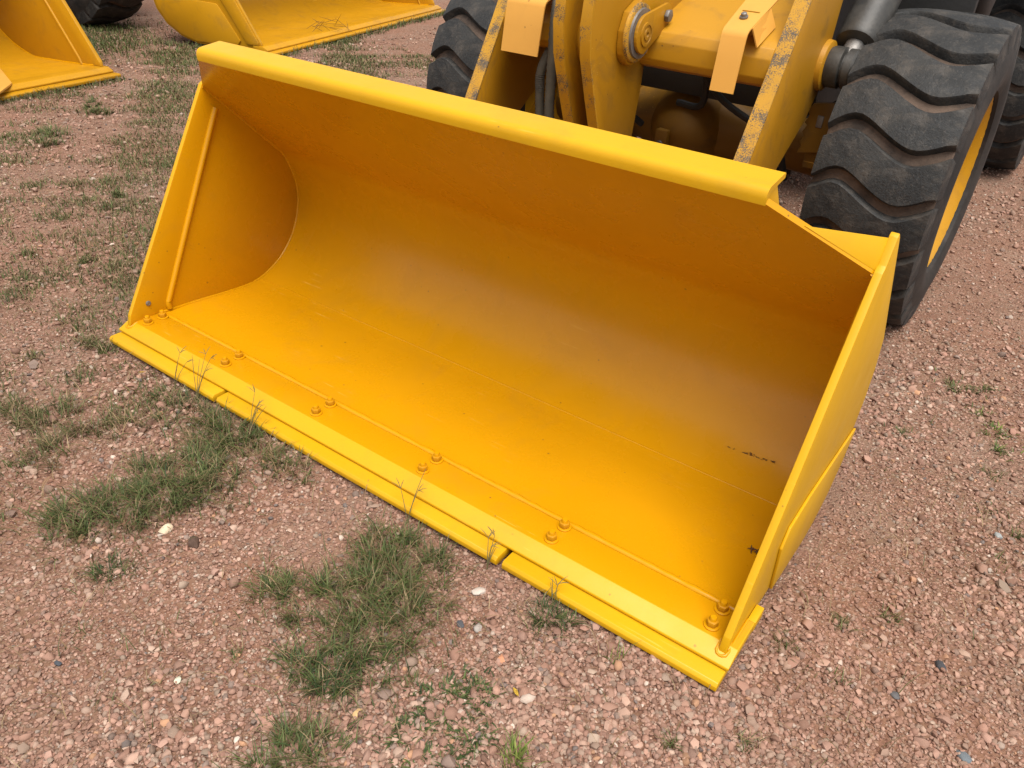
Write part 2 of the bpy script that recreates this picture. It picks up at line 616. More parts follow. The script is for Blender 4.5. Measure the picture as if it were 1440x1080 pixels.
# side plates
side = [q(-0.046, -0.012), q(-0.036, 0.030), q(0.408, 0.782), q(0.424, 0.792), q(0.452, 0.852), q(0.462, 0.858), q(0.478, 0.846),
        q(0.640, 0.640), q(0.775, 0.470), q(0.812, 0.360), q(0.815, 0.260), q(0.790, 0.165), q(0.735, 0.072), q(0.655, 0.0), q(0.56, -0.040), q(0.47, -0.050),
        q(0.15, -0.028), q(0.0765, -0.020), q(0.0765, 0.002)]
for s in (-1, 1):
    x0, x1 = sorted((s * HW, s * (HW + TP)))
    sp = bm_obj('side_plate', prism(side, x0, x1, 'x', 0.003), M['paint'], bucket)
    sp.data.materials.append(M['lit_paint'])      # lit tone of the same paint on the edge and the outer face
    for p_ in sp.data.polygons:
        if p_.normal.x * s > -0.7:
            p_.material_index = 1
    xi = s * (HW - 0.001)
    jp = [q(0.075, 0.0)] + floor_line[1:-1] + curve[::3] + back[1:]
    jp = [p for p in jp if not (p[1] > 0.5 and p[0] < CUT_Y - 0.001)]
    weld('weld_bead', [(xi, p[0], p[1]) for p in jp], 0.0058, sp, 11 + s)
    # lapped stiffening bar
    bar = smooth_path([q(0.118, 0.006), q(0.118, 0.030), q(0.137, 0.070), q(0.28, 0.36), q(0.447, 0.695)], 30)
    bm_obj('stiffener_bar', tube([(s * (HW - 0.003), a, b) for a, b in bar], 0.0125, 10), M['paint'], sp)
    # outside heel guard
    heel = [q(0.235, -0.031), q(0.205, 0.130), q(0.235, 0.178), q(0.380, 0.186), q(0.785, 0.168), q(0.732, 0.075), q(0.655, 0.003), q(0.56, -0.037), q(0.47, -0.047)]
    x0, x1 = sorted((s * (HW + TP + 0.0005), s * (HW + TP + 0.0085)))
    bm_obj('heel_guard', prism(heel, x0, x1, 'x', 0.002), M['lit_paint'], sp)
    # foot weld where the plate lands on the edge
    weld('foot_weld', [(s * (HW - 0.006), q(-0.02, 0)[0], 0.070), (s * (HW - 0.004), q(-0.048, 0)[0], 0.059), (s * (HW + TP / 2), q(-0.054, 0)[0], 0.055),
                       (s * (HW + TP + 0.003), q(-0.044, 0)[0], 0.060), (s * (HW + TP + 0.003), q(0.0, 0)[0], 0.070), (s * (HW + TP + 0.003), q(0.074, 0)[0], 0.0705)], 0.0042, sp, 4)
    # gusset closing the corner behind the sloped edge
    A = Vector(((HW - 0.33 * (HW - RIMW) * 2.0) * s, *q(0.3150, 0.8735)))
    c0 = (s * (HW + 0.002), *q(0.4160, 0.7800))
    c1 = (s * (HW + 0.002), *q(0.452, 0.846))
    bm_obj('corner_gusset', plate([tuple(A), c0, c1] if s > 0 else [tuple(A), c1, c0], 0.014, 0.0015), M['lit_paint'], bucket)
    # small vertical support under the rim end
    x = s * (RIMW - 0.022)
    sup = [q(0.285, 0.934), q(0.335, 0.940), q(0.45, 0.80), q(0.42, 0.790)]
    x0, x1 = sorted((x, x + s * 0.014))
    bm_obj('rim_support', prism(sup, x0, x1, 'x', 0.0015), M['lit_paint'], bucket)

# hole in the left plate: a small stud with a pale worn centre
bm_obj('plug', lathe([(0.0, 0.011), (0.004, 0.0105), (0.0055, 0.006), (0.004, 0.0055)], (-HW, *q(0.040, 0.054)), 'x', 14), M['steel'], bucket)

# rim along the top
rim = [q(0.2605, 0.912), q(0.2590, 0.926), q(0.2605, 0.937), q(0.2650, 0.9445), q(0.2725, 0.949), q(0.282, 0.951), q(0.352, 0.961), q(0.3555, 0.958), q(0.355, 0.949),
       q(0.290, 0.938), q(0.280, 0.934), q(0.275, 0.925), q(0.275, 0.912)]
bm_obj('rim', prism(rim, -RIMW, RIMW, 'x', 0.0), M['lit_paint'], bucket, angle=32)

# bolts: six pairs, nut on a washer with the stud end showing
S = 0.45
b_me = None
rb = random.Random(5)
for k in range(6):
    for y in (0.002, 0.062):
        x = (k - 2.5) * S * K
        if b_me is None:
            bm = lathe([(0.0, 0.0215), (0.0045, 0.0215), (0.0055, 0.019), (0.0056, 0.0001)], (0, 0, 0), 'z', 18)
            tube_into(bm, [(0, 0, 0.004), (0, 0, 0.030), (0, 0, 0.033)], [0.0095, 0.0095, 0.008], 10)
            b_o = bm_obj('bolt', bm, M['paint'], bucket)
            n_o = bm_obj('nut', hexnut(0.0165, 0.0165, 0.0057), M['paint'], b_o)
            b_me, n_me = b_o.data, n_o.data
            n_o.data.materials[0] = M['nut_paint']
        else:
            b_o = link('bolt', b_me, bucket)
            n_o = link('nut', n_me, b_o)
        b_o.location = (x + rb.uniform(-0.003, 0.003), y * K, 0.0707)
        b_o.rotation_euler = (0, 0, rb.uniform(0, 1.05))

# hinge ears at the back of the bucket
for xx in (-0.60, -0.50, -0.10, 0.10, 0.50, 0.60):
    ear = [q(0.80, 0.12), q(0.97, 0.16), q(1.02, 0.24), q(0.97, 0.34), q(0.80, 0.42)] if abs(xx) > 0.3 else [q(0.77, 0.45), q(0.93, 0.52), q(0.96, 0.60), q(0.88, 0.65), q(0.66, 0.56)]
    bm_obj('hinge_ear', prism(ear, (xx - 0.018) * K, (xx + 0.018) * K, 'x', 0.003), M['paint'], bucket)


# ---- the two bigger buckets across the yard
def far_bucket(label, corner, side, rz, width, ds=1.0):
    """corner: world point of the cutting edge end on the given side (-1 near, 1 far)"""
    hw = width / 2
    lx, ly = side * (hw + 0.06), -0.165
    c, s_ = math.cos(rz), math.sin(rz)
    loc = (corner[0] - (lx * c - ly * s_), corner[1] - (lx * s_ + ly * c), 0.0)
    b = empty('loader_bucket', label, 'bucket', loc, rz, 'big empty buckets parked across the yard')
    D = lambda pts: [(y * ds if y > 0.2 else y, z) for y, z in pts]
    fl = D([(0.09, 0.075), (0.3, 0.062), (0.6, 0.050), (0.82, 0.048)])
    cv = smooth_path(D([(0.82, 0.048), (1.00, 0.095), (1.17, 0.195), (1.275, 0.320), (1.325, 0.47), (1.32, 0.63), (1.25, 0.80), (1.10, 0.98)]), 24)
    bk = D([(1.10 + (0.72 - 1.10) * s, 0.98 + (1.34 - 0.98) * s) for s in np.linspace(0.15, 1, 6)])
    sheet(fl + cv[1:] + bk, 0.02, lambda i, p: (-hw, hw), 'back_and_floor', M['far_paint'], b, 8)
    bm_obj('base_edge', prism([(-0.09, 0.036), (-0.09, 0.049), (-0.035, 0.077), (0.088, 0.077), (0.088, 0.036)], -hw - 0.05, hw + 0.05, 'x', 0.003), M['far_paint'], b)
    bm_obj('cutting_edge', prism([(-0.165, 0.003), (-0.165, 0.024), (-0.158, 0.033), (0.05, 0.034), (0.05, 0.003)], -hw - 0.06, hw + 0.06, 'x', 0.003), M['far_paint'], b)
    out = D([(0.0, 0.079), (0.012, 0.115), (0.71, 1.24), (0.92, 1.27), (1.13, 1.01), (1.285, 0.81), (1.352, 0.63), (1.352, 0.46), (1.30, 0.305), (1.195, 0.175), (1.02, 0.072), (0.82, 0.018), (0.092, 0.022), (0.092, 0.079)])
    for s in (-1, 1):
        x0, x1 = sorted((s * hw, s * (hw + 0.03)))
        sp = bm_obj('side_plate', prism(out, x0, x1, 'x', 0.003), M['far_paint'], b)
        weld('weld_bead', [(s * (hw - 0.002), y, z + 0.002) for y, z in fl + cv[2::3] + bk], 0.008, sp, 2)
        bm_obj('stiffener_bar', tube([(s * (hw - 0.004), y, z) for y, z in D([(0.225, 0.07), (0.245, 0.12), (0.80, 1.06)])], 0.012, 8), M['far_paint'], sp)
        # outer doubler plates with their weld lines
        x0, x1 = sorted((s * (hw + 0.0305), s * (hw + 0.046)))
        dbl = D([(0.30, 0.040), (0.245, 0.105), (0.40, 0.315), (0.49, 0.432), (1.06, 0.458), (1.315, 0.465), (1.272, 0.325), (1.175, 0.20), (1.01, 0.095), (0.82, 0.042)])
        bm_obj('wear_plate', prism(dbl, x0, x1, 'x', 0.005), M['far_paint'], sp)
        bm_obj('edge_plate', prism(D([(0.022, 0.081), (0.026, 0.112), (0.62, 1.06), (0.80, 1.03), (0.455, 0.515), (0.205, 0.145), (0.165, 0.081)]), x0, x1, 'x', 0.004), M['far_paint'], sp)
    bm_obj('rim', tube([(-hw, *D([(0.72, 1.36)])[0]), (hw, *D([(0.72, 1.36)])[0])], 0.04, 14), M['far_paint'], b)
    return b


# ------------------------------------------------------------------ wheels
TR = 0.600 * K
HWT = 0.2125 * K
NL = 20
wave_u = [-1.0, -0.78, -0.56, -0.3, 0.0, 0.3, 0.5, 0.75, 1.0]
wave_h = [-0.004, 0.040, 0.058, 0.030, -0.012, -0.046, -0.050, -0.024, 0.014]


def crown(u):
    return -0.022 * abs(u) ** 2.4


def lug_mesh():
    bm = bmesh.new()
    pitch = 2 * math.pi / NL
    half = pitch * 0.365
    us = [-1.045] + list(np.linspace(-1, 1, 17)) + [1.045]
    rows = []
    for u in us:
        uc = max(-1, min(1, u))
        ph = np.interp(uc, wave_u, wave_h) / TR
        # smooth the polyline wave a little
        ph = (np.interp(max(-1, uc - .1), wave_u, wave_h) + 2 * ph * TR + np.interp(min(1, uc + .1), wave_u, wave_h)) / 4 / TR
        end = abs(u) > 1.001
        top = TR + crown(uc) - (0.085 if end else 0.0)
        base = TR - 0.048 + crown(uc) * 1.4 - (0.07 if end else 0.0)
        hh = half * (1.08 if abs(uc) > .9 else 1)
        row = []
        for (f, r) in ((-1.13, base), (-1.0, top - 0.006), (-0.93, top), (-0.3, top + 0.001), (0.3, top + 0.001), (0.93, top), (1.0, top - 0.006), (1.13, base)):
            th = ph + f * hh
            row.append(bm.verts.new((u * HWT, -math.cos(th) * r, math.sin(th) * r)))
        rows.append(row)
    for a, b in zip(rows, rows[1:]):
        for k in range(7):
            bm.faces.new((a[k], a[k + 1], b[k + 1], b[k]))
    bm.faces.new(rows[0]); bm.faces.new(rows[-1])
    bmesh.ops.recalc_face_normals(bm, faces=bm.faces)
    me = bpy.data.meshes.new('tread_lug')
    bm.to_mesh(me); bm.free()
    finish(me, M['lug'], True, 35)
    return me


LUG = lug_mesh()
TYRE = None
RIM = None


def tyre_meshes():
    global TYRE, RIM
    B = TR - 0.038
    pr = [(-HWT * .80, 0.40)]
    prof = []
    for u in np.linspace(-1, 1, 15):
        prof.append((u * HWT, B + crown(u) * 1.3))
    sw = [(HWT * 1.055, B - 0.085), (HWT * 1.10, B - 0.14), (HWT * 1.095, B - 0.19), (HWT * 1.03, B - 0.235), (HWT * 0.95, 0.385), (HWT * 0.80, 0.375)]
    full = [(-a, r) for a, r in reversed(sw)] + prof + sw
    bm = lathe(full, (0, 0, 0), 'x', 72)
    bmesh.ops.recalc_face_normals(bm, faces=bm.faces)
    me = bpy.data.meshes.new('tyre')
    bm.to_mesh(me); bm.free()
    me.materials.append(M['carcass']); me.materials.append(M['sidewall'])
    for p in me.polygons:
        if abs(p.center.x) > HWT * 0.99 or math.hypot(p.center.y, p.center.z) < B - 0.07:
            p.material_index = 1
    finish(me, None, True, 45)
    TYRE = me
    rp = []
    for s in (1,):
        rp = [(-HWT * .92, 0.415), (-HWT * .95, 0.40), (-HWT * .80, 0.365), (-0.05, 0.33), (HWT * .55, 0.33), (HWT * .80, 0.365), (HWT * .95, 0.398), (HWT * .97, 0.412), (HWT * .985, 0.405),
              (HWT * .965, 0.388), (HWT * .82, 0.352), (HWT * .60, 0.322), (HWT * .20, 0.315), (HWT * .12, 0.28), (HWT * .18, 0.16), (HWT * .55, 0.13), (HWT * .58, 0.001)]
    bm = lathe(rp, (0, 0, 0), 'x', 48)
    bmesh.ops.recalc_face_normals(bm, faces=bm.faces)
    RIM = bpy.data.meshes.new('rim')
    bm.to_mesh(RIM); bm.free()
    finish(RIM, M['far_paint'], True, 40)


tyre_meshes()


def wheel(parent, ploc, c, phase=0.0, flip=False, squash=True):
    """c in world metres; parent sits at ploc, unrotated"""
    o = link('tyre', TYRE, parent, tuple(Vector(c) - Vector(ploc)))
    o.rotation_euler = (phase, 0, 0)
    for k in range(NL):
        l = link('tread_lug', LUG, o)
        l.rotation_euler = (k * 2 * math.pi / NL, 0, 0)
    r = link('rim', RIM, o)
    if flip:
        r.rotation_euler = (0, 0, math.pi)
    return o


# ------------------------------------------------------------------ the loader behind the bucket
LLOC = p3(1.07, 2.26, -0.063)
loader = empty('wheel_loader', 'worn yellow wheel loader with black tyres standing behind the big bucket', 'wheel loader', LLOC)


def lp(bm, name, mat, parent=loader, angle=38, smooth=True):
    """bm is in world metres"""
    bmesh.ops.translate(bm, verts=bm.verts, vec=-Vector(LLOC))
    return bm_obj(name, bm, mat, parent, (0, 0, 0), smooth, angle)


AX = TR - 0.012
wheel(loader, LLOC, (p3(2.008, 0, 0)[0], p3(0, 2.195, 0)[1], AX - 0.008), 0.06)
wheel(loader, LLOC, (p3(0.105, 0, 0)[0], p3(0, 2.26, 0)[1], AX), 0.17, True)
wheel(loader, LLOC, (p3(2.03, 0, 0)[0], p3(0, 5.08, 0)[1], AX), 0.1)
wheel(loader, LLOC, (p3(0.105, 0, 0)[0], p3(0, 5.08, 0)[1], AX), 0.2, True)

# lift arms: wide plates with a battered front edge
arm_side = [q(0.94, 0.16), q(1.02, 0.30), q(1.27, 0.68), q(1.55, 1.16), q(1.86, 1.68), q(2.7, 2.05), q(3.1, 2.0), q(3.0, 1.75), q(2.3, 1.62), q(1.98, 1.40), q(1.92, 1.14), q(1.90, 1.0),
            q(1.915, 0.93), q(1.89, 0.83), q(1.80, 0.73), q(1.60, 0.60), q(1.30, 0.34), q(1.12, 0.12), q(1.0, 0.08)]
for xo, s in ((1.651, 1), (0.489, -1)):
    x0, x1 = (xo - 0.026 - 1.125) * K, (xo + 0.026 - 1.125) * K
    a = lp(prism(arm_side, x0, x1, 'x', 0.004), 'lift_arm', M['old_paint'])
    # battered front face: a facing strip 1 mm proud of the plate edge
    fr = [q(0.94, 0.16), q(1.02, 0.30), q(1.27, 0.68), q(1.55, 1.16), q(1.86, 1.68)]
    n = Vector((-0.86, 0.5))
    poly = [(p[0] + n.x * 0.0045, p[1] + n.y * 0.0045) for p in fr] + [(p[0] - n.x * 0.004, p[1] - n.y * 0.004) for p in reversed(fr)]
    lp(prism(poly, x0 - 0.001, x1 + 0.001, 'x', 0.0), 'worn_edge', M['worn_paint'], a)
    # welded rim of the pin boss on the outside
    xb = xo + s * 0.026
    bo = lathe([(0.0, 0.100), (s * 0.018 * K, 0.097), (s * 0.022 * K, 0.085), (s * 0.022 * K, 0.001)], (p3(xb, 0, 0)[0], *q(1.865, 0.925)), 'x', 28)
    lp(bo, 'pin_boss', M['old_paint'], a)
    # lift cylinder with its clevis
    yz0, d = np.array([1.865, 0.925]), np.array([0.755, 0.656])
    xc = xb + s * 0.075
    pt = lambda k: p3(xc, *(yz0 + d * k))
    cyl = lp(tube([pt(0.105), pt(0.11), pt(0.12), pt(1.05)], [0.062, 0.080, 0.085, 0.085], 24), 'lift_cylinder', M['cyl'])
    lp(tube([pt(0.0), pt(0.17)], 0.04, 16), 'piston_rod', M['steel'], cyl)
    e = lathe([(0.0, 0.075), (s * 0.012, 0.080), (s * 0.055, 0.080), (s * 0.06, 0.062), (s * 0.068, 0.062), (s * 0.072, 0.078), (s * 0.10, 0.078), (s * 0.108, 0.070), (s * 0.11, 0.040), (s * 0.135, 0.036), (s * 0.14, 0.001)],
              (p3(xb + s * 0.022, 0, 0)[0], *q(1.865, 0.925)), 'x', 26)
    rod = lp(e, 'rod_end', M['cyl'], cyl)

# cross tube between the arms: rounded box
tb = [q(1.455, 0.90), q(1.44, 0.925), q(1.437, 0.985), q(1.452, 1.018), q(1.485, 1.036), q(1.80, 1.15), q(1.86, 1.13), q(1.88, 1.06), q(1.80, 0.90), q(1.72, 0.875), q(1.50, 0.885)]
ct = lp(prism(tb, p3(0.516, 0, 0)[0], p3(1.624, 0, 0)[0], 'x', 0.004), 'cross_tube', M['spot_paint'], angle=25)
# bell crank: two plates with battered fronts, spacer between
bc = [q(1.12, 1.34), q(1.085, 1.14), q(1.075, 1.06), q(1.09, 0.96), q(1.145, 0.82), q(1.205, 0.68), q(1.27, 0.48), q(1.36, 0.46), q(1.46, 0.60), q(1.485, 0.80), q(1.49, 0.90), q(1.50, 1.10), q(1.52, 1.34)]
for xo in (1.012, 1.118):
    x0, x1 = p3(xo - 0.019, 0, 0)[0], p3(xo + 0.019, 0, 0)[0]
    b_ = lp(prism(bc, x0, x1, 'x', 0.004), 'bell_crank_plate', M['old_paint'])
    fr = bc[0:7]
    poly = [(p[0] - 0.004, p[1]) for p in fr] + [(p[0] + 0.004, p[1]) for p in reversed(fr)]
    lp(prism(poly, x0 - 0.001, x1 + 0.001, 'x', 0.0), 'worn_edge', M['nicked_paint'], b_)
lp(lathe([(p3(1.031, 0, 0)[0], 0.115), (p3(1.045, 0, 0)[0], 0.125), (p3(1.065, 0, 0)[0], 0.122), (p3(1.085, 0, 0)[0], 0.125), (p3(1.099, 0, 0)[0], 0.115)], (0, *q(1.27, 1.00)), 'x', 32), 'spacer', M['old_paint'])

# bracket ear with the pivot pin, on the near side of the bell crank
ear = smooth_path([q(1.255, 1.03), q(1.262, 0.955), q(1.31, 0.915), q(1.37, 0.925), q(1.44, 0.940), q(1.60, 0.90)], 16)
ear += [q(1.80, 0.93), q(1.80, 1.15), q(1.60, 1.18), q(1.48, 1.16), q(1.36, 1.13), q(1.28, 1.09)]
lp(prism(ear, p3(1.1385, 0, 0)[0], p3(1.170, 0, 0)[0], 'x', 0.004), 'bracket_ear', M['old_paint'])
pc = q(1.335, 1.020)
lp(lathe([(p3(1.1705, 0, 0)[0], 0.108), (p3(1.180, 0, 0)[0], 0.106), (p3(1.184, 0, 0)[0], 0.098), (p3(1.184, 0, 0)[0], 0.06)], (0, *pc), 'x', 32), 'boss_ring', M['worn_paint'])
lp(lathe([(p3(1.180, 0, 0)[0], 0.092), (p3(1.192, 0, 0)[0], 0.090), (p3(1.193, 0, 0)[0], 0.06)], (0, *pc), 'x', 32), 'thrust_washer', M['steel'])
# keeper plate: round end over the pin, second end with its bolt
kp = []
for k in range(13):
    th = math.radians(100 + 170 * k / 12)
    kp.append((pc[0] + 0.072 * math.cos(th), pc[1] + 0.072 * math.sin(th)))
c2 = q(1.475, 1.068)
for k in range(9):
    th = math.radians(-75 + 160 * k / 8)
    kp.append((c2[0] + 0.046 * math.cos(th), c2[1] + 0.046 * math.sin(th)))
kpo = lp(prism(kp, p3(1.1935, 0, 0)[0], p3(1.206, 0, 0)[0], 'x', 0.002), 'keeper_plate', M['old_paint'])
lp(lathe([(p3(1.206, 0, 0)[0], 0.044), (p3(1.211, 0, 0)[0], 0.044), (p3(1.212, 0, 0)[0], 0.034), (p3(1.209, 0, 0)[0], 0.033), (p3(1.209, 0, 0)[0], 0.022), (p3(1.213, 0, 0)[0], 0.021), (p3(1.213, 0, 0)[0], 0.010), (p3(1.208, 0, 0)[0], 0.008), (p3(1.208, 0, 0)[0], 0.001)],
         (0, *pc), 'x', 24), 'pivot_pin', M['old_paint'], kpo)
hb = bmesh.new()
prism_into(hb, [(c2[0] + 0.024 * math.cos(k * math.pi / 3), c2[1] + 0.024 * math.sin(k * math.pi / 3)) for k in range(6)], p3(1.2065, 0, 0)[0], p3(1.222, 0, 0)[0], 'x', 0.002)
lp(hb, 'keeper_bolt', M['steel'], kpo)

# folded hose guards on the cross tube
def guard(x0, x1, shift, parent, wx=0.0):
    path = [(1.62, 1.150), (1.50, 1.112), (1.385, 1.074), (1.372, 1.064), (1.366, 1.050), (1.352, 0.97), (1.338, 0.880)]
    bm = bmesh.new()
    rows = []
    for i, (y, z) in enumerate(path):
        k = (1.62 - y) / 0.28
        dx = shift * k
        a = p3(x0 + dx, y, z); b = p3(x1 + dx + wx * k, y, z)
        rows.append((bm.verts.new(a), bm.verts.new(b)))
    for r0, r1 in zip(rows, rows[1:]):
        bm.faces.new((r0[0], r0[1], r1[1], r1[0]))
    bmesh.ops.recalc_face_normals(bm, faces=bm.faces)
    bmesh.ops.solidify(bm, geom=list(bm.faces), thickness=0.006)
    return lp(bm, 'hose_guard', M['guard_paint'], parent, 30)


g = guard(1.440, 1.545, 0.028, loader, -0.02)
# folded side flap of the right guard
lp(plate([p3(1.545, 1.56, 1.128), p3(1.556, 1.40, 1.078), p3(1.575, 1.42, 1.02), p3(1.575, 1.56, 1.07)], 0.005), 'side_flap', M['guard_paint'], g)
bb = lathe([(0.0, 0.016), (0.006, 0.016), (0.0065, 0.0115), (0.016, 0.011), (0.019, 0.007), (0.0192, 0.001)], (0, 0, 0), 'z', 14)
bmesh.ops.rotate(bb, verts=bb.verts, cent=(0, 0, 0), matrix=Matrix.Rotation(R(18), 3, 'X'))
bmesh.ops.translate(bb, verts=bb.verts, vec=p3(1.497, 1.455, 1.099))
lp(bb, 'guard_bolt', M['steel'], g)
guard(0.585, 0.772, 0.0, loader, -0.015)
# stands that carry the guards on the tube
for x0, x1 in ((1.47, 1.53), (0.62, 0.72)):
    lp(box(p3(x0, 0, 0)[0], p3(x1, 0, 0)[0], 1.50 * K, 1.58 * K, q(0, 1.03)[1], q(0, 1.115)[1]), 'guard_stand', M['old_paint'])

# corrugated hoses down behind the left guard
for (x, y, top, r, dx) in ((0.700, 1.46, 0.93, 0.0225, 0.03), (0.775, 1.42, 1.13, 0.0235, -0.02)):
    P = smooth_path([p3(x + dx, y + 0.05, top), p3(x, y, top - 0.12), p3(x - 0.006, y + 0.01, 0.70), p3(x + 0.02, y - 0.02, 0.50), p3(x + 0.05, y - 0.2, 0.38)], 110)
    rad = [r * (1.0 if (i // 1) % 2 else 0.87) for i in range(len(P))]
    lp(tube(P, rad, 12), 'hydraulic_hose', M['hose'], angle=60)
    lp(tube([p3(x + dx, y + 0.05, top), p3(x + dx + 0.01, y + 0.09, top + 0.15)], r * 0.8, 12), 'hose_end', M['cyl'])

# axle with its round differential housing
dome = [(-0.30, 0.001), (-0.285, 0.075), (-0.25, 0.13), (-0.19, 0.18), (-0.10, 0.225), (-0.085, 0.25), (-0.05, 0.25), (0.0, 0.25), (0.2, 0.2)]
ax_y, ax_z = 2.26 * K, AX
dc = p3(1.07, 0, 0)[0]
axle = lp(lathe([(a, r) for a, r in dome], (dc, ax_y, ax_z - 0.0), 'y', 36), 'axle', M['dirty_paint'], angle=30)
axb = bmesh.new()
for s in (-1, 1):
    tube_into(axb, [(dc + s * 0.12, ax_y, ax_z), (dc + s * 0.30, ax_y, ax_z), (dc + s * 0.45, ax_y, ax_z), (dc + s * 0.80, ax_y, ax_z)], [0.21, 0.135, 0.12, 0.14], 20)
lp(axb, 'axle_tube', M['dirty_paint'], axle)
lp(box(dc - 0.085, dc - 0.02, ax_y - 0.325, ax_y - 0.25, ax_z - 0.10, ax_z + 0.015, 0.006), 'plug_boss', M['dirty_paint'], axle)
lp(lathe([(-0.01, 0.02), (-0.016, 0.018), (-0.006, 0.012), (-0.004, 0.001)], (dc - 0.052, ax_y - 0.32, ax_z - 0.055), 'y', 14), 'drain_plug', M['steel'], axle)
# left brake housing seen past the hoses
lp(lathe([(-0.16, 0.10), (-0.15, 0.19), (-0.05, 0.22), (0.1, 0.22), (0.16, 0.14)], (dc - 0.50, ax_y, ax_z + 0.02), 'x', 28), 'brake_housing', M['dirty_paint'], axle)

# dark front frame: cross member, side walls
lp(box(p3(0.52, 0, 0)[0], p3(1.62, 0, 0)[0], 2.00 * K, 2.10 * K, q(0, 0.70)[1], q(0, 0.845)[1], 0.006), 'cross_member', M['dark'])
for xo in (0.62, 1.47):
    lp(box(p3(xo, 0, 0)[0], p3(xo + 0.05, 0, 0)[0], 2.11 * K, 3.1 * K, q(0, 0.62)[1], q(0, 1.9)[1], 0.005), 'frame_wall', M['dark'])
lp(box(p3(0.68, 0, 0)[0], p3(1.46, 0, 0)[0], 2.55 * K, 2.65 * K, q(0, 0.30)[1], q(0, 1.5)[1], 0.005), 'frame_bulkhead', M['dark'])
lp(box(p3(0.45, 0, 0)[0], p3(1.70, 0, 0)[0], 3.3 * K, 6.2 * K, q(0, 0.40)[1], q(0, 1.25)[1], 0.02), 'rear_frame', M['dark'])
cab = lp(box(p3(0.50, 0, 0)[0], p3(1.65, 0, 0)[0], 3.25 * K, 4.7 * K, q(0, 1.252)[1], q(0, 2.65)[1], 0.04), 'cab', M['dark'])
# black panel and step frame ahead of the rear wheel
lp(box(p3(1.44, 0, 0)[0], p3(1.93, 0, 0)[0], 3.18 * K, 3.23 * K, q(0, 0.50)[1], q(0, 1.5)[1], 0.006), 'front_fender', M['dark'])
lp(box(p3(1.74, 0, 0)[0], p3(2.34, 0, 0)[0], 4.34 * K, 5.9 * K, q(0, 1.26)[1], q(0, 1.31)[1], 0.01), 'rear_fender', M['dark'])
# toothed bracket beside the tyre with a slotted hole
br = [(1.660, 0.775), (1.748, 0.790), (1.742, 0.600), (1.640, 0.580), (1.650, 0.612), (1.638, 0.622), (1.652, 0.650), (1.640, 0.662), (1.654, 0.69), (1.642, 0.70), (1.655, 0.728), (1.644, 0.745)]
bp = [((x - 1.125) * K, (z + 0.063) * K) for x, z in br]
bk_o = lp(prism(bp, 1.93 * K, 1.955 * K, 'y', 0.002), 'steering_stop', M['dirty_paint'])
lp(box(p3(1.688, 0, 0)[0], p3(1.712, 0, 0)[0], 1.925 * K, 1.931 * K, q(0, 0.690)[1], q(0, 0.735)[1], 0.002), 'slot_bolt', M['steel'], bk_o)
lp(box(p3(1.665, 0, 0)[0], p3(1.735, 0, 0)[0], 1.957 * K, 2.25 * K, q(0, 0.52)[1], q(0, 0.62)[1], 0.005), 'stop_arm', M['dirty_paint'], bk_o)
# hoses in the shade under the cross tube
for (a, b, c_) in (((1.20, 1.75, 0.93), (1.30, 1.88, 0.74), (1.52, 1.95, 0.62)), ((1.25, 1.80, 0.92), (1.22, 1.90, 0.70), (1.10, 1.92, 0.68)), ((0.84, 1.62, 0.95), (0.88, 1.70, 0.72), (0.98, 1.85, 0.58)), ((1.55, 1.9, 0.78), (1.58, 1.88, 0.62), (1.60, 1.98, 0.45))):
    lp(tube(smooth_path([p3(*a), p3(*b), p3(*c_)], 14), 0.016, 9), 'hydraulic_hose', M['dark'])
# small hose bundle between cylinder and tyre
for i in range(4):
    z0 = 1.02 - 0.035 * i
    lp(tube(smooth_path([p3(1.62, 2.3, z0), p3(1.74, 2.28, z0 - 0.03), p3(1.80, 2.45, z0 - 0.06)], 10), 0.012, 8), 'brake_hose', M['hose'])

# ------------------------------------------------------------------ across the yard
fb = far_bucket('yellow bucket cut by the left edge with only its right end in view', (-5.54, 2.504), 1, R(98.4), 3.3, 1.08)
far_bucket('big yellow bucket at the back with rounded side plate and dry twigs on its lip', (-5.426, 4.11), -1, R(103.9), 3.87)

wp = plate([(-5.29, 1.36, 0.088), (-5.532, 1.574, 0.088), (-6.14, 1.773, 0.080), (-6.42, 1.669, 0.077), (-5.25, 1.10, 0.088)], 0.016, 0.002)
bmesh.ops.transform(wp, matrix=(Matrix.Translation(fb.location) @ Matrix.Rotation(R(98.4), 4, 'Z')).inverted(), verts=wp.verts)
bm_obj('floor_liner', wp, M['guard_paint'], fb)

# the machine that carries the left bucket: only a tyre shows between the two buckets
RLOC = (-8.15, 2.55, 0.0)
rear_loader = empty('wheel_loader', 'black tyre and dark chassis of a machine parked behind the two far buckets', 'wheel loader', RLOC)


def far_part(bm, name, mat):
    bmesh.ops.translate(bm, verts=bm.verts, vec=-Vector(RLOC))
    return bm_obj(name, bm, mat, rear_loader)


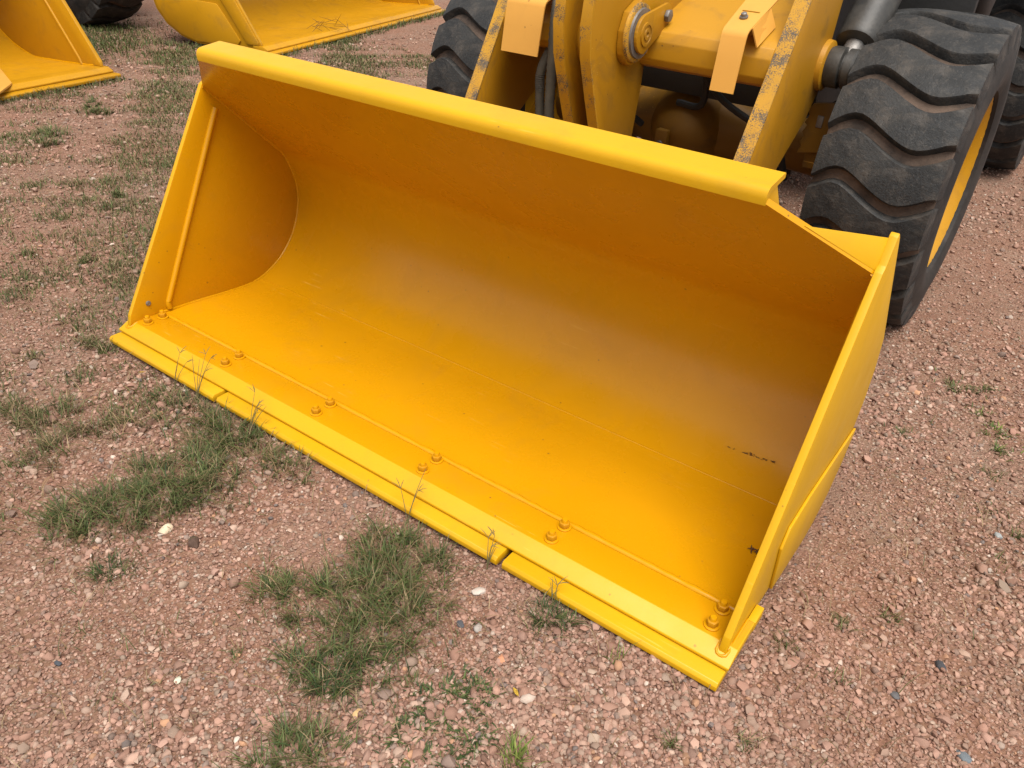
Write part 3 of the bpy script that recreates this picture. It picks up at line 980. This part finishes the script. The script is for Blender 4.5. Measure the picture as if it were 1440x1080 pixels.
for yy in (1.25, 3.78):
    o = link('tyre', TYRE, rear_loader, (0.0, yy - RLOC[1], 0.80))
    o.rotation_euler = (0, 0, R(95))
    o.scale = (1.2, 1.2, 1.2)
    for k in range(NL):
        l = link('tread_lug', LUG, o)
        l.rotation_euler = (k * 2 * math.pi / NL, 0, 0)
    link('rim', RIM, o)
far_part(tube([(-8.15, 1.2, 0.8), (-8.15, 3.8, 0.8)], 0.16, 16), 'axle', M['dirty_paint'])
far_part(box(-11.5, -8.3, 1.75, 4.6, 0.35, 1.7, 0.03), 'chassis', M['dark'])
far_part(box(-12.5, -9.6, 1.5, 3.1, 1.702, 3.0, 0.05), 'cab', M['dark'])
for yy in (1.85, 2.75):
    far_part(prism([(-8.9, 1.3), (-8.1, 1.25), (-7.35, 0.45), (-7.25, 0.25), (-7.15, 0.28), (-7.2, 0.6), (-7.8, 1.5), (-8.9, 1.65)], yy - 0.04, yy + 0.04, 'y', 0.004), 'lift_arm', M['old_paint'])


# ------------------------------------------------------------------ plants
GREEN = np.array([[0.062, 0.092, 0.022], [0.090, 0.118, 0.034], [0.135, 0.155, 0.055]])
OLIVE = np.array([[0.095, 0.095, 0.036], [0.13, 0.105, 0.045], [0.075, 0.085, 0.030]])
DARK = np.array([[0.036, 0.060, 0.020], [0.048, 0.076, 0.026], [0.060, 0.072, 0.026]])
STRAW = np.array([[0.30, 0.22, 0.12], [0.24, 0.165, 0.085], [0.19, 0.125, 0.07]])
LIME = np.array([[0.16, 0.22, 0.04], [0.24, 0.28, 0.07], [0.11, 0.18, 0.035]])


def blades(name, base, h, ang, lean, w, col, parent=None, loc=(0, 0, 0)):
    n = len(base)
    T = np.array([0.0, 0.35, 0.7, 1.0])
    V = np.zeros((n, 4, 2, 3))
    dx, dy = np.cos(ang), np.sin(ang)
    bend = RNG.uniform(1.3, 2.4, n)
    for i, tt in enumerate(T):
        out = h * lean * tt ** bend
        z = h * tt * np.sqrt(np.clip(1 - (lean * 0.8 * tt) ** 2, 0.12, 1))
        c = base + np.stack([dx * out, dy * out, z], 1)
        ww = w * (1 - tt) ** 0.7 * 0.5 + 0.0002
        side = np.stack([-dy * ww, dx * ww, np.zeros(n)], 1)
        V[:, i, 0] = c - side
        V[:, i, 1] = c + side
    k = np.arange(n)[:, None] * 8
    F = np.concatenate([k + np.array([[2 * i, 2 * i + 1, 2 * i + 3, 2 * i + 2]]) for i in range(3)], 1).reshape(-1, 4)
    me = bpy.data.meshes.new(name)
    fast_mesh(me, V.reshape(-1, 3), F)
    tint(me, np.repeat(col, 8, 0))
    finish(me, M['grass'], False)
    return link(name, me, parent, loc)


def pick_col(n, mixes):
    """mixes: [(palette, share)]"""
    pal = RNG.choice(len(mixes), n, p=np.array([m[1] for m in mixes]) / sum(m[1] for m in mixes))
    out = np.zeros((n, 3))
    for i, (P, _) in enumerate(mixes):
        k = pal == i
        out[k] = P[RNG.integers(0, len(P), k.sum())]
    return out * RNG.uniform(0.75, 1.25, (n, 1))


def inside_bucket(x, y):
    return (np.abs(x) < 1.36) & (y > -0.135) & (y < 0.95)


def tuft(label, lobes, hgt, mixes, dens=1.0, width=0.0032, name='grass_tuft', group=None, lean=(0.6, 1.2)):
    """lobes: [(x, y, radius, blades)]: several crowns growing into one clump"""
    B, H, A, L, C, W = [], [], [], [], [], []
    cx, cy = lobes[0][0], lobes[0][1]
    for (x, y, r, n) in lobes:
        n = int(n * dens * 0.78)
        nc = max(3, int(n / 16))
        ca, cr = RNG.uniform(0, 6.283, nc), r * np.sqrt(RNG.uniform(0, 1, nc))
        k = RNG.integers(0, nc, n)
        bx = x + np.cos(ca[k]) * cr[k] + RNG.normal(0, 0.010, n)
        by = y + np.sin(ca[k]) * cr[k] + RNG.normal(0, 0.010, n)
        far = RNG.uniform(0, 1, n) < 0.16
        bx = np.where(far, x + (bx - x) * 1.9 + RNG.normal(0, 0.02, n), bx)
        by = np.where(far, y + (by - y) * 1.9 + RNG.normal(0, 0.02, n), by)
        ok = ~inside_bucket(bx, by)
        bx, by = bx[ok], by[ok]
        n = len(bx)
        B.append(np.stack([bx, by, gz(bx, by) - 0.003], 1))
        H.append(hgt * 0.88 * RNG.uniform(0.40, 1.15, n))
        outward = np.arctan2(by - y, bx - x)
        A.append(np.where(RNG.uniform(0, 1, n) < 0.6, outward + RNG.normal(0, 0.7, n), RNG.uniform(0, 6.283, n)))
        L.append(RNG.uniform(lean[0], lean[1], n))
        W.append(width * RNG.uniform(0.6, 1.3, n))
        C.append(pick_col(n, mixes))
    B = np.concatenate(B)
    o0 = np.array([cx, cy, float(gz(cx, cy))])
    o = blades(name, B - o0, np.concatenate(H), np.concatenate(A), np.concatenate(L), np.concatenate(W), np.concatenate(C), None, tuple(o0))
    return tag(o, label, 'grass', group)


MIXG = [(GREEN, 5), (OLIVE, 3.0), (STRAW, 2.0), (DARK, 1.3)]
MIXD = [(DARK, 5), (GREEN, 3), (STRAW, 0.6)]
MIXO = [(OLIVE, 5), (GREEN, 2), (STRAW, 3)]
MIXS = [(STRAW, 4), (OLIVE, 3), (GREEN, 1)]
tuft('largest clump of long green grass lying on the gravel at the left',
     [(-0.47, -0.775, 0.085, 420), (-0.40, -0.70, 0.10, 480), (-0.37, -0.60, 0.12, 560), (-0.32, -0.50, 0.11, 520), (-0.37, -0.40, 0.10, 380), (-0.27, -0.40, 0.07, 240), (-0.46, -0.52, 0.08, 260)], 0.085, MIXG)
tuft('yellowish olive clump of grass beside the left edge of the picture',
     [(-1.02, -0.54, 0.11, 380), (-0.88, -0.46, 0.09, 240), (-0.80, -0.62, 0.09, 260), (-1.14, -0.60, 0.09, 240), (-0.76, -0.40, 0.06, 120)], 0.075, MIXO)
tuft('small round dark green tuft alone below the largest grass clump', [(-0.195, -0.82, 0.045, 230)], 0.045, MIXD, width=0.0026)
tuft('broad tangled green clump below the middle of the bucket lip',
     [(0.416, -0.463, 0.10, 460), (0.45, -0.36, 0.09, 380), (0.38, -0.33, 0.07, 240), (0.55, -0.36, 0.09, 300), (0.50, -0.55, 0.09, 380), (0.58, -0.45, 0.07, 220)], 0.085, MIXG)
tuft('green strip of grass left of the tangled clump on open gravel', [(0.19, -0.575, 0.05, 220), (0.26, -0.52, 0.06, 240), (0.31, -0.46, 0.05, 160), (0.33, -0.56, 0.05, 120)], 0.065, MIXG)
tuft('dark grass clump with long straws lying below the tangled one', [(0.526, -0.646, 0.08, 330), (0.46, -0.70, 0.06, 220), (0.60, -0.60, 0.06, 200), (0.56, -0.72, 0.05, 150)], 0.07, [(DARK, 4), (GREEN, 3), (STRAW, 1.3)])
tuft('wispy grass close against the lip under its right cutting edge joint', [(0.40, -0.235, 0.06, 240), (0.33, -0.22, 0.05, 170), (0.48, -0.23, 0.05, 170), (0.30, -0.28, 0.05, 120)], 0.075, MIXG)
tuft('low spreading dark green weeds at the bottom centre of the picture', [(0.80, -0.56, 0.06, 260), (0.86, -0.50, 0.05, 200), (0.92, -0.585, 0.05, 200), (0.82, -0.66, 0.055, 220), (0.93, -0.66, 0.04, 120), (0.87, -0.72, 0.045, 160)], 0.028, MIXD, width=0.0055, lean=(0.8, 1.25))
tuft('green tuft cut by the bottom edge left of the lime tuft', [(0.645, -0.865, 0.065, 330), (0.60, -0.92, 0.05, 160), (0.70, -0.83, 0.04, 120)], 0.065, MIXG)
tuft('bright lime green tuft standing at the bottom edge of the picture', [(1.04, -0.58, 0.025, 110)], 0.075, [(LIME, 6), (STRAW, 1)], width=0.0036, lean=(0.3, 0.8))
tuft('small dark tuft hugging the lip right of the second joint', [(0.865, -0.185, 0.035, 160), (0.91, -0.17, 0.025, 70)], 0.06, MIXD)
tuft('single pale straw sprig near the right end of the lip', [(1.085, -0.19, 0.008, 16)], 0.075, [(STRAW, 3), (LIME, 3)], lean=(0.2, 0.7))
tuft('thick green grass at the lip under the left joint of the cutting edge', [(-0.47, -0.20, 0.07, 330), (-0.39, -0.20, 0.06, 230), (-0.55, -0.185, 0.06, 220), (-0.46, -0.28, 0.06, 180)], 0.08, MIXG)
tuft('thin grass at the lip between the two joints and left clump', [(-0.21, -0.20, 0.06, 170), (-0.12, -0.19, 0.05, 110), (-0.28, -0.25, 0.07, 160)], 0.07, MIXS + [(GREEN, 4)])
tuft('flattened dry grass along the left third of the lip', [(-0.72, -0.20, 0.06, 190), (-0.83, -0.19, 0.06, 150), (-0.63, -0.21, 0.06, 150), (-0.70, -0.30, 0.07, 120)], 0.06, MIXS + [(DARK, 3)])
tuft('sparse brown green tuft outside the left corner of the lip', [(-1.43, -0.18, 0.07, 190), (-1.36, -0.10, 0.05, 90)], 0.055, MIXO)
tuft('low green weed on the gravel right of the front tyre', [(1.535, 1.885, 0.055, 160), (1.60, 1.95, 0.04, 80)], 0.035, MIXG, width=0.005)
tuft('pale weed patch by the right edge of the picture', [(1.70, 1.66, 0.05, 130), (1.73, 1.56, 0.04, 80), (1.66, 1.74, 0.04, 60)], 0.035, [(LIME, 2), (GREEN, 3)], width=0.004)
tuft('tiny green weed beside the foot of the right side plate', [(1.43, 1.40, 0.03, 70)], 0.035, MIXG, width=0.004)
tuft('short green tuft in the middle of the gravel beyond the left bucket', [(-4.75, 1.75, 0.10, 260), (-4.62, 1.80, 0.08, 160), (-4.9, 1.85, 0.08, 160)], 0.07, MIXG, width=0.006)
tuft('green tuft near the left edge in front of the left bucket', [(-4.25, 1.18, 0.12, 330), (-4.1, 1.05, 0.09, 180)], 0.08, MIXG, width=0.006)

# small weeds spread over the gravel
small = [(0.30, -0.78), (1.30, -0.32), (1.45, -0.20), (1.52, 0.30), (1.56, 0.10), (1.62, 0.42), (1.85, 0.86), (1.86, 1.02), (1.78, 1.10), (1.74, 1.34), (1.42, 0.12), (0.72, -0.56), (-0.06, -0.98), (-0.62, -0.92), (-0.84, -0.82)]
# tall seed stalks leaning over the lip
def stalk(x, y, h, ang, label, n=4):
    bm = bmesh.new()
    b = Vector((x, y, float(gz(x, y))))
    for i in range(n):
        a = ang + random.uniform(-0.9, 0.9)
        l = h * random.uniform(0.65, 1.0)
        d = Vector((math.cos(a), math.sin(a), 0))
        le = random.uniform(0.25, 0.7)
        pts = [b + d * (l * le * s ** 1.6) + Vector((0, 0, l * s * (1 - 0.18 * le))) for s in (0, 0.3, 0.6, 0.85, 1.0)]
        tube_into(bm, pts, [0.0013, 0.0012, 0.0011, 0.0009, 0.0006], 5)
        if i % 2 == 0:
            for s in range(3):
                aa = a + random.uniform(-1.6, 1.6)
                e = pts[-1] + Vector((math.cos(aa), math.sin(aa), random.uniform(0.1, 0.9))) * 0.028
                tube_into(bm, [pts[-1], (pts[-1] + e) / 2 + Vector((0, 0, 0.003)), e], [0.0008, 0.0013, 0.0005], 4)
    for v in bm.verts:
        v.co -= b
    o = bm_obj('seed_stalk', bm, M['stalk'], None, tuple(b), angle=80)
    return tag(o, label, 'grass stalk', 'seed stalks leaning over the lip')


M['stalk'] = plain('dry_stalk', (0.13, 0.11, 0.045))
stalk(-0.87, -0.150, 0.16, 1.6, 'thin seed stalks nearest the left corner of the lip', 3)
stalk(-0.73, -0.150, 0.20, 1.9, 'tallest branching seed stalk in front of the left cutting edge', 5)
stalk(-0.42, -0.155, 0.15, 1.4, 'seed stalks rising just right of the left joint', 5)
stalk(0.32, -0.150, 0.17, 2.0, 'long seed stalk in front of the middle of the lip', 4)
stalk(0.63, -0.150, 0.12, 1.5, 'short seed stalks at the right joint of the lip', 5)
stalk(0.86, -0.150, 0.10, 1.8, 'short crossed stalks over the small dark tuft at the lip', 4)


# general ground cover: thin over the yard, thicker along the far buckets
def ground_cover():
    P = []
    def patch(n, x0, x1, y0, y1, thr, sc, seed):
        x, y = RNG.uniform(x0, x1, n), RNG.uniform(y0, y1, n)
        v = (np.sin(sc * x + seed) * np.cos(sc * 1.13 * y - seed) + 0.6 * np.sin(2.3 * sc * y + 1.7 * sc * x + 2 * seed) + 0.5 * np.sin(4.1 * sc * x - 3.7 * sc * y))
        k = v > thr + RNG.normal(0, 0.45, n)
        P.append(np.stack([x[k], y[k], np.ones(k.sum())], 1))
    patch(150000, -6.4, -1.45, -0.6, 5.5, 0.42, 2.6, 1.0)
    patch(22000, -3.4, -0.8, -0.9, 0.9, 0.75, 4.2, 2.0)
    patch(9000, -2.4, -1.2, 0.2, 2.4, 0.7, 3.4, 1.4)
    patch(3000, -1.3, 0.9, -1.1, -0.15, 1.0, 6.0, 0.4)
    patch(1200, 1.3, 2.6, -0.2, 3.2, 1.35, 5.0, 0.9)
    # strips along the far lips and the dark tyre
    def strip(n, ax, ay, bx, by, w, hh):
        s = RNG.uniform(0, 1, n)
        x = ax + (bx - ax) * s + RNG.normal(0, w, n); y = ay + (by - ay) * s + RNG.normal(0, w, n)
        P.append(np.stack([x, y, np.full(n, hh)], 1))
    strip(420, -5.30, 1.1, -5.49, 2.52, 0.03, 1.25)
    strip(800, -5.36, 4.1, -6.33, 8.0, 0.035, 1.5)
    strip(500, -5.60, 3.98, -6.9, 3.70, 0.06, 1.4)
    strip(2600, -6.5, 3.0, -8.0, 3.7, 0.30, 1.6)
    clumps = [(a_, b_) for a_, b_ in zip(RNG.uniform(-3.6, -0.75, 120), RNG.uniform(-0.9, 2.6, 120)) if b_ > -0.5 * (a_ + 2.7) - 0.7 and not (a_ > -1.5 and b_ > -0.05)]
    for x, y in clumps:
        m = int(RNG.uniform(25, 110)); rr = RNG.uniform(0.015, 0.055)
        P.append(np.stack([x + RNG.normal(0, rr, m), y + RNG.normal(0, rr, m), np.full(m, RNG.uniform(0.9, 1.45))], 1))
    for x, y in small:
        m = int(RNG.uniform(25, 60)); rr = RNG.uniform(0.010, 0.026)
        P.append(np.stack([x + RNG.normal(0, rr, m), y + RNG.normal(0, rr, m), np.full(m, 0.9)], 1))
    P = np.concatenate(P)
    # keep clear of bucket and wheels
    k = ~inside_bucket(P[:, 0], P[:, 1])
    P = P[k]
    n = len(P)
    d = np.hypot(P[:, 0] - 1.6, P[:, 1] + 1.5)
    h = RNG.uniform(0.014, 0.046, n) * P[:, 2] * (0.8 + 0.05 * d)
    base = np.stack([P[:, 0], P[:, 1], gz(P[:, 0], P[:, 1]) - 0.002], 1)
    col = pick_col(n, [(GREEN, 5), (OLIVE, 5), (STRAW, 3.5)])
    tall = P[:, 2] > 1.3
    col[tall] = pick_col(tall.sum(), [(GREEN, 5), (DARK, 1), (OLIVE, 3), (STRAW, 1)])
    o = blades('grass', base, h, RNG.uniform(0, 6.283, n), RNG.uniform(0.4, 1.2, n), 0.0022 * (0.7 + 0.32 * d), col)
    tag(o, 'thin short grass and weeds spread over the gravel yard', 'grass', kind='stuff')
    # dead straw lying flat
    m = 2600
    x, y = RNG.uniform(-4.0, 1.9, m), RNG.uniform(-1.3, 1.2, m)
    k = ~inside_bucket(x, y)
    x, y = x[k], y[k]
    n = len(x)
    base = np.stack([x, y, gz(x, y) + 0.004], 1)
    o = blades('dry_straw', base, RNG.uniform(0.03, 0.09, n), RNG.uniform(0, 6.283, n), RNG.uniform(1.15, 1.24, n), np.full(n, 0.0022), pick_col(n, [(STRAW, 5), (OLIVE, 1)]))
    tag(o, 'dry straw lying flat on the gravel', 'straw', kind='stuff')


ground_cover()


# ------------------------------------------------------------------ gravel: loose stones over the ground
ICO = []
def ico():
    bm = bmesh.new()
    bmesh.ops.create_icosphere(bm, subdivisions=1, radius=1.0)
    V = np.array([v.co[:] for v in bm.verts]); F = np.array([[v.index for v in f.verts] for f in bm.faces])
    bm.free()
    return V, F


IV, IF = ico()
STONE = np.array([[0.30, 0.165, 0.125], [0.40, 0.235, 0.18], [0.46, 0.30, 0.235], [0.36, 0.20, 0.155], [0.25, 0.135, 0.10],
                  [0.42, 0.26, 0.21], [0.48, 0.35, 0.28], [0.33, 0.24, 0.19], [0.38, 0.30, 0.24], [0.22, 0.17, 0.15], [0.62, 0.54, 0.47], [0.13, 0.125, 0.13], [0.47, 0.26, 0.15]])
STONE = STONE * np.array([1.06, 1.02, 0.97])
SP = np.array([14, 16, 12, 14, 8, 12, 8, 8, 6, 3, 1.6, 1.0, 1.5]); SP = SP / SP.sum()


def gravel():
    N = 156000
    a = RNG.uniform(R(122.5 - 52), R(122.5 + 52), N)
    d = np.exp(RNG.uniform(math.log(0.75), math.log(13.0), N))
    x, y = 1.595 + np.cos(a) * d, -1.486 + np.sin(a) * d
    k = ~((np.abs(x) < 1.345) & (y > -0.115) & (y < 1.0)) & ~((x < -5.6) & (y < 2.45) & (y > -0.9)) & ~((x < -5.6) & (y > 4.1 - 0.2 * (x + 5.6)) & (y < 8.4))
    x, y, d = x[k], y[k], d[k]
    k = np.sin(2.1 * x + 2.2) * np.sin(2.4 * y + 0.9) + 0.5 * np.sin(5.7 * x + 4.9 * y) + RNG.normal(0, 0.35, len(x)) > -1.25
    x, y, d = x[k], y[k], d[k]
    n = len(x)
    # coarse and fine areas
    f = np.sin(3.1 * x + 1.0) * np.sin(2.7 * y - 0.5) + 0.7 * np.sin(5.3 * x - 4.1 * y + 0.8) + 0.4 * np.sin(11 * x + 8 * y)
    r = RNG.lognormal(math.log(0.0047), 0.36, n) * (1 + 0.16 * np.clip(f, -1, 1.5)) * np.clip(0.80 + 0.11 * d, 0.9, 1.9)
    big = RNG.uniform(0, 1, n) < 0.012
    r[big] *= RNG.uniform(1.5, 2.1, big.sum())
    r = np.clip(r, 0.0028, 0.019)
    sc = np.stack([r * RNG.uniform(0.85, 1.35, n), r * RNG.uniform(0.7, 1.05, n), r * RNG.uniform(0.6, 0.95, n)], 1)
    th = RNG.uniform(0, 6.283, n)
    J = IV[None] * (1 + RNG.uniform(-0.22, 0.22, (n, len(IV), 1)))
    J = J * sc[:, None, :]
    # tilt a little, turn about z
    ti = RNG.normal(0, 0.35, n)
    cy, sy = np.cos(ti)[:, None], np.sin(ti)[:, None]
    X, Y, Z = J[..., 0], J[..., 1], J[..., 2]
    X, Z = X * cy + Z * sy, -X * sy + Z * cy
    c, s = np.cos(th)[:, None], np.sin(th)[:, None]
    V = np.stack([X * c - Y * s + x[:, None], X * s + Y * c + y[:, None], Z + (gz(x, y) + sc[:, 2] * RNG.uniform(0.1, 0.8, n))[:, None]], -1)
    F = (np.arange(n)[:, None, None] * len(IV) + IF[None]).reshape(-1, 3)
    me = bpy.data.meshes.new('gravel')
    fast_mesh(me, V.reshape(-1, 3), F)
    col = GRAV * STONE[RNG.choice(len(STONE), n, p=SP)] * RNG.uniform(0.62, 1.35, (n, 1))
    red = np.clip(np.sin(1.7 * x - 0.8) * np.sin(1.9 * y + 1.2) + 0.4 * np.sin(4.3 * x + 3.1 * y), 0, 1)[:, None]
    col = col * (1 - 0.35 * red) + GRAV * np.array([0.33, 0.165, 0.115]) * 0.35 * red
    tint(me, np.repeat(col, len(IV), 0))
    finish(me, M['pebble'], True, 50)
    tag(link('gravel', me), 'pinkish brown crushed stone gravel covering the yard', 'gravel', kind='stuff')


gravel()

# stones that stand out singly
def stone(x, y, r, col, label, flat=0.6, seed=0, name='stone', cat='stone'):
    rg = random.Random(seed)
    bm = bmesh.new()
    bmesh.ops.create_icosphere(bm, subdivisions=2, radius=1.0)
    pl = [(Vector((rg.uniform(-1, 1), rg.uniform(-1, 1), rg.uniform(-.4, 1))).normalized(), rg.uniform(0.6, 0.85)) for _ in range(7)]
    ax = Vector((rg.uniform(1.0, 1.45), rg.uniform(0.75, 1.0), flat))
    for v in bm.verts:
        for n_, d_ in pl:
            e = v.co.dot(n_) - d_
            if e > 0:
                v.co -= n_ * e
        v.co = Vector((v.co.x * ax.x, v.co.y * ax.y, v.co.z * ax.z)) * r
    nm = 'stone_%s' % seed
    o = bm_obj(name, bm, plain('stone_surface', col), None, (x, y, float(gz(x, y)) + r * flat * 0.45), angle=30)
    o.rotation_euler = (rg.uniform(-.2, .2), rg.uniform(-.2, .2), rg.uniform(0, 6))
    return tag(o, label, cat)


stone(-0.22, -0.626, 0.020, (0.58, 0.46, 0.32), 'cream coloured stone at the lower edge of the largest grass clump', 0.8, 1)
stone(-0.11, -0.606, 0.026, (0.085, 0.05, 0.035), 'dark brown clod of earth on the gravel below the largest grass clump', 0.5, 2, 'earth_clod', 'clod')
stone(1.874, 0.089, 0.017, (0.13, 0.145, 0.155), 'smooth blue grey pebble near the bottom right corner', 0.45, 3)
stone(1.772, 0.336, 0.017, (0.055, 0.055, 0.06), 'nearly black stone on the gravel right of the bucket corner', 0.6, 4)
stone(1.812, 0.986, 0.018, (0.28, 0.29, 0.28), 'pale blue grey stone highest up near the right edge', 0.5, 5)
stone(1.699, 0.162, 0.015, (0.10, 0.095, 0.095), 'flat dark grey stone between the black stone and the bucket corner', 0.4, 6)
stone(-0.016, -1.063, 0.012, (0.06, 0.065, 0.075), 'small slate coloured stone alone at the lower left', 0.5, 7)
stone(0.261, -0.914, 0.010, (0.52, 0.50, 0.38), 'small whitish green stone in the lower left gravel', 0.6, 8)
stone(0.672, -0.711, 0.013, (0.55, 0.36, 0.17), 'tan orange stone below the dark grass clump', 0.7, 9)
stone(0.741, -0.332, 0.017, (0.34, 0.30, 0.26), 'pale grey stone in the gravel below the right joint', 0.6, 10)
stone(0.694, -0.348, 0.013, (0.07, 0.07, 0.075), 'dark stone just left of the pale grey stone', 0.5, 11)
stone(0.662, -0.232, 0.017, (0.46, 0.39, 0.33), 'light beige stone close to the lip at the right joint', 0.6, 12)
stone(0.856, -0.381, 0.014, (0.48, 0.22, 0.12), 'rusty orange stone right of the spreading weeds', 0.6, 13)


def leaf(x, y, r, col, label, name='leaf', cat='leaf', z=0.02):
    bm = bmesh.new()
    pts = [(0, -1), (0.45, -0.4), (0.5, 0.2), (0.2, 0.85), (0, 1.1), (-0.25, 0.8), (-0.5, 0.15), (-0.4, -0.5)]
    c = bm.verts.new((0, 0, 0.18 * r))
    vs = [bm.verts.new((p[0] * r, p[1] * r, random.uniform(-.15, .2) * r)) for p in pts]
    for i in range(8):
        bm.faces.new((c, vs[i], vs[(i + 1) % 8]))
    bmesh.ops.solidify(bm, geom=list(bm.faces), thickness=0.0008)
    o = bm_obj(name, bm, plain('leaf_surface', col, 0.6, 0.2), None, (x, y, float(gz(x, y)) + z), angle=80)
    o.rotation_euler = (0.3, 0.2, random.uniform(0, 6))
    return tag(o, label, cat)


leaf(0.946, -0.443, 0.012, (0.62, 0.42, 0.06), 'yellow leaf lying on gravel below the lip', z=0.014)
leaf(-1.022, -0.18, 0.014, (0.72, 0.52, 0.02), 'bright yellow petal near the left corner of the lip', 'petal', 'petal', 0.03)

# debris inside the bucket and on the far lip
def debris(name, label, cat, pts, rot, mat, n=16, r=0.014, spread=0.02, org=(0, 0, 0)):
    bm = bmesh.new()
    rg = random.Random(name)
    for i in range(n):
        c = Vector((rg.gauss(0, spread), rg.gauss(0, spread * .7), abs(rg.gauss(0, spread * .25)) + 0.003))
        d = Vector((rg.uniform(-1, 1), rg.uniform(-1, 1), rg.uniform(-.2, .45))).normalized() * rg.uniform(0.5, 1.2) * r
        tube_into(bm, [c - d, c + Vector((0, 0, 0.002)), c + d], [0.0012, 0.0026, 0.0012], 5)
    return tag(bm_obj(name, bm, mat, None, org, angle=80), label, cat)


M['dead'] = plain('dead_leaves', (0.10, 0.045, 0.018))
debris('leaf_litter', 'small dark clump of dead leaves in the right rear corner of the bucket floor', 'debris', None, None, M['dead'], 26, 0.014, 0.016, (1.258, 0.325 * K, 0.050))


def streak():
    bm = bmesh.new()
    rg = random.Random(8)
    a, b = Vector((0.985, *q(0.647, 0.033))), Vector((1.145, *q(0.655, 0.038)))
    for i in range(34):
        c = a.lerp(b, rg.betavariate(1.4, 1.0)) + Vector((0, -0.0015, rg.gauss(0, 0.0035)))
        d = Vector((rg.uniform(0.3, 1), rg.uniform(-.1, .1), rg.uniform(-.25, .25))) * rg.uniform(0.003, 0.010)
        tube_into(bm, [c - d, c, c + d], [0.0005, 0.0016, 0.0005], 5)
    tag(bm_obj('dirt_streak', bm, M['dead'], None, angle=80), 'thin brown streak of dried dirt on the curved back wall near the right end', 'dirt')


streak()
debris('dry_twig', 'dry brown twigs lying on the lip of the back bucket', 'twig', None, None, M['dead'], 18, 0.11, 0.16, (-5.95, 5.35, 0.085))
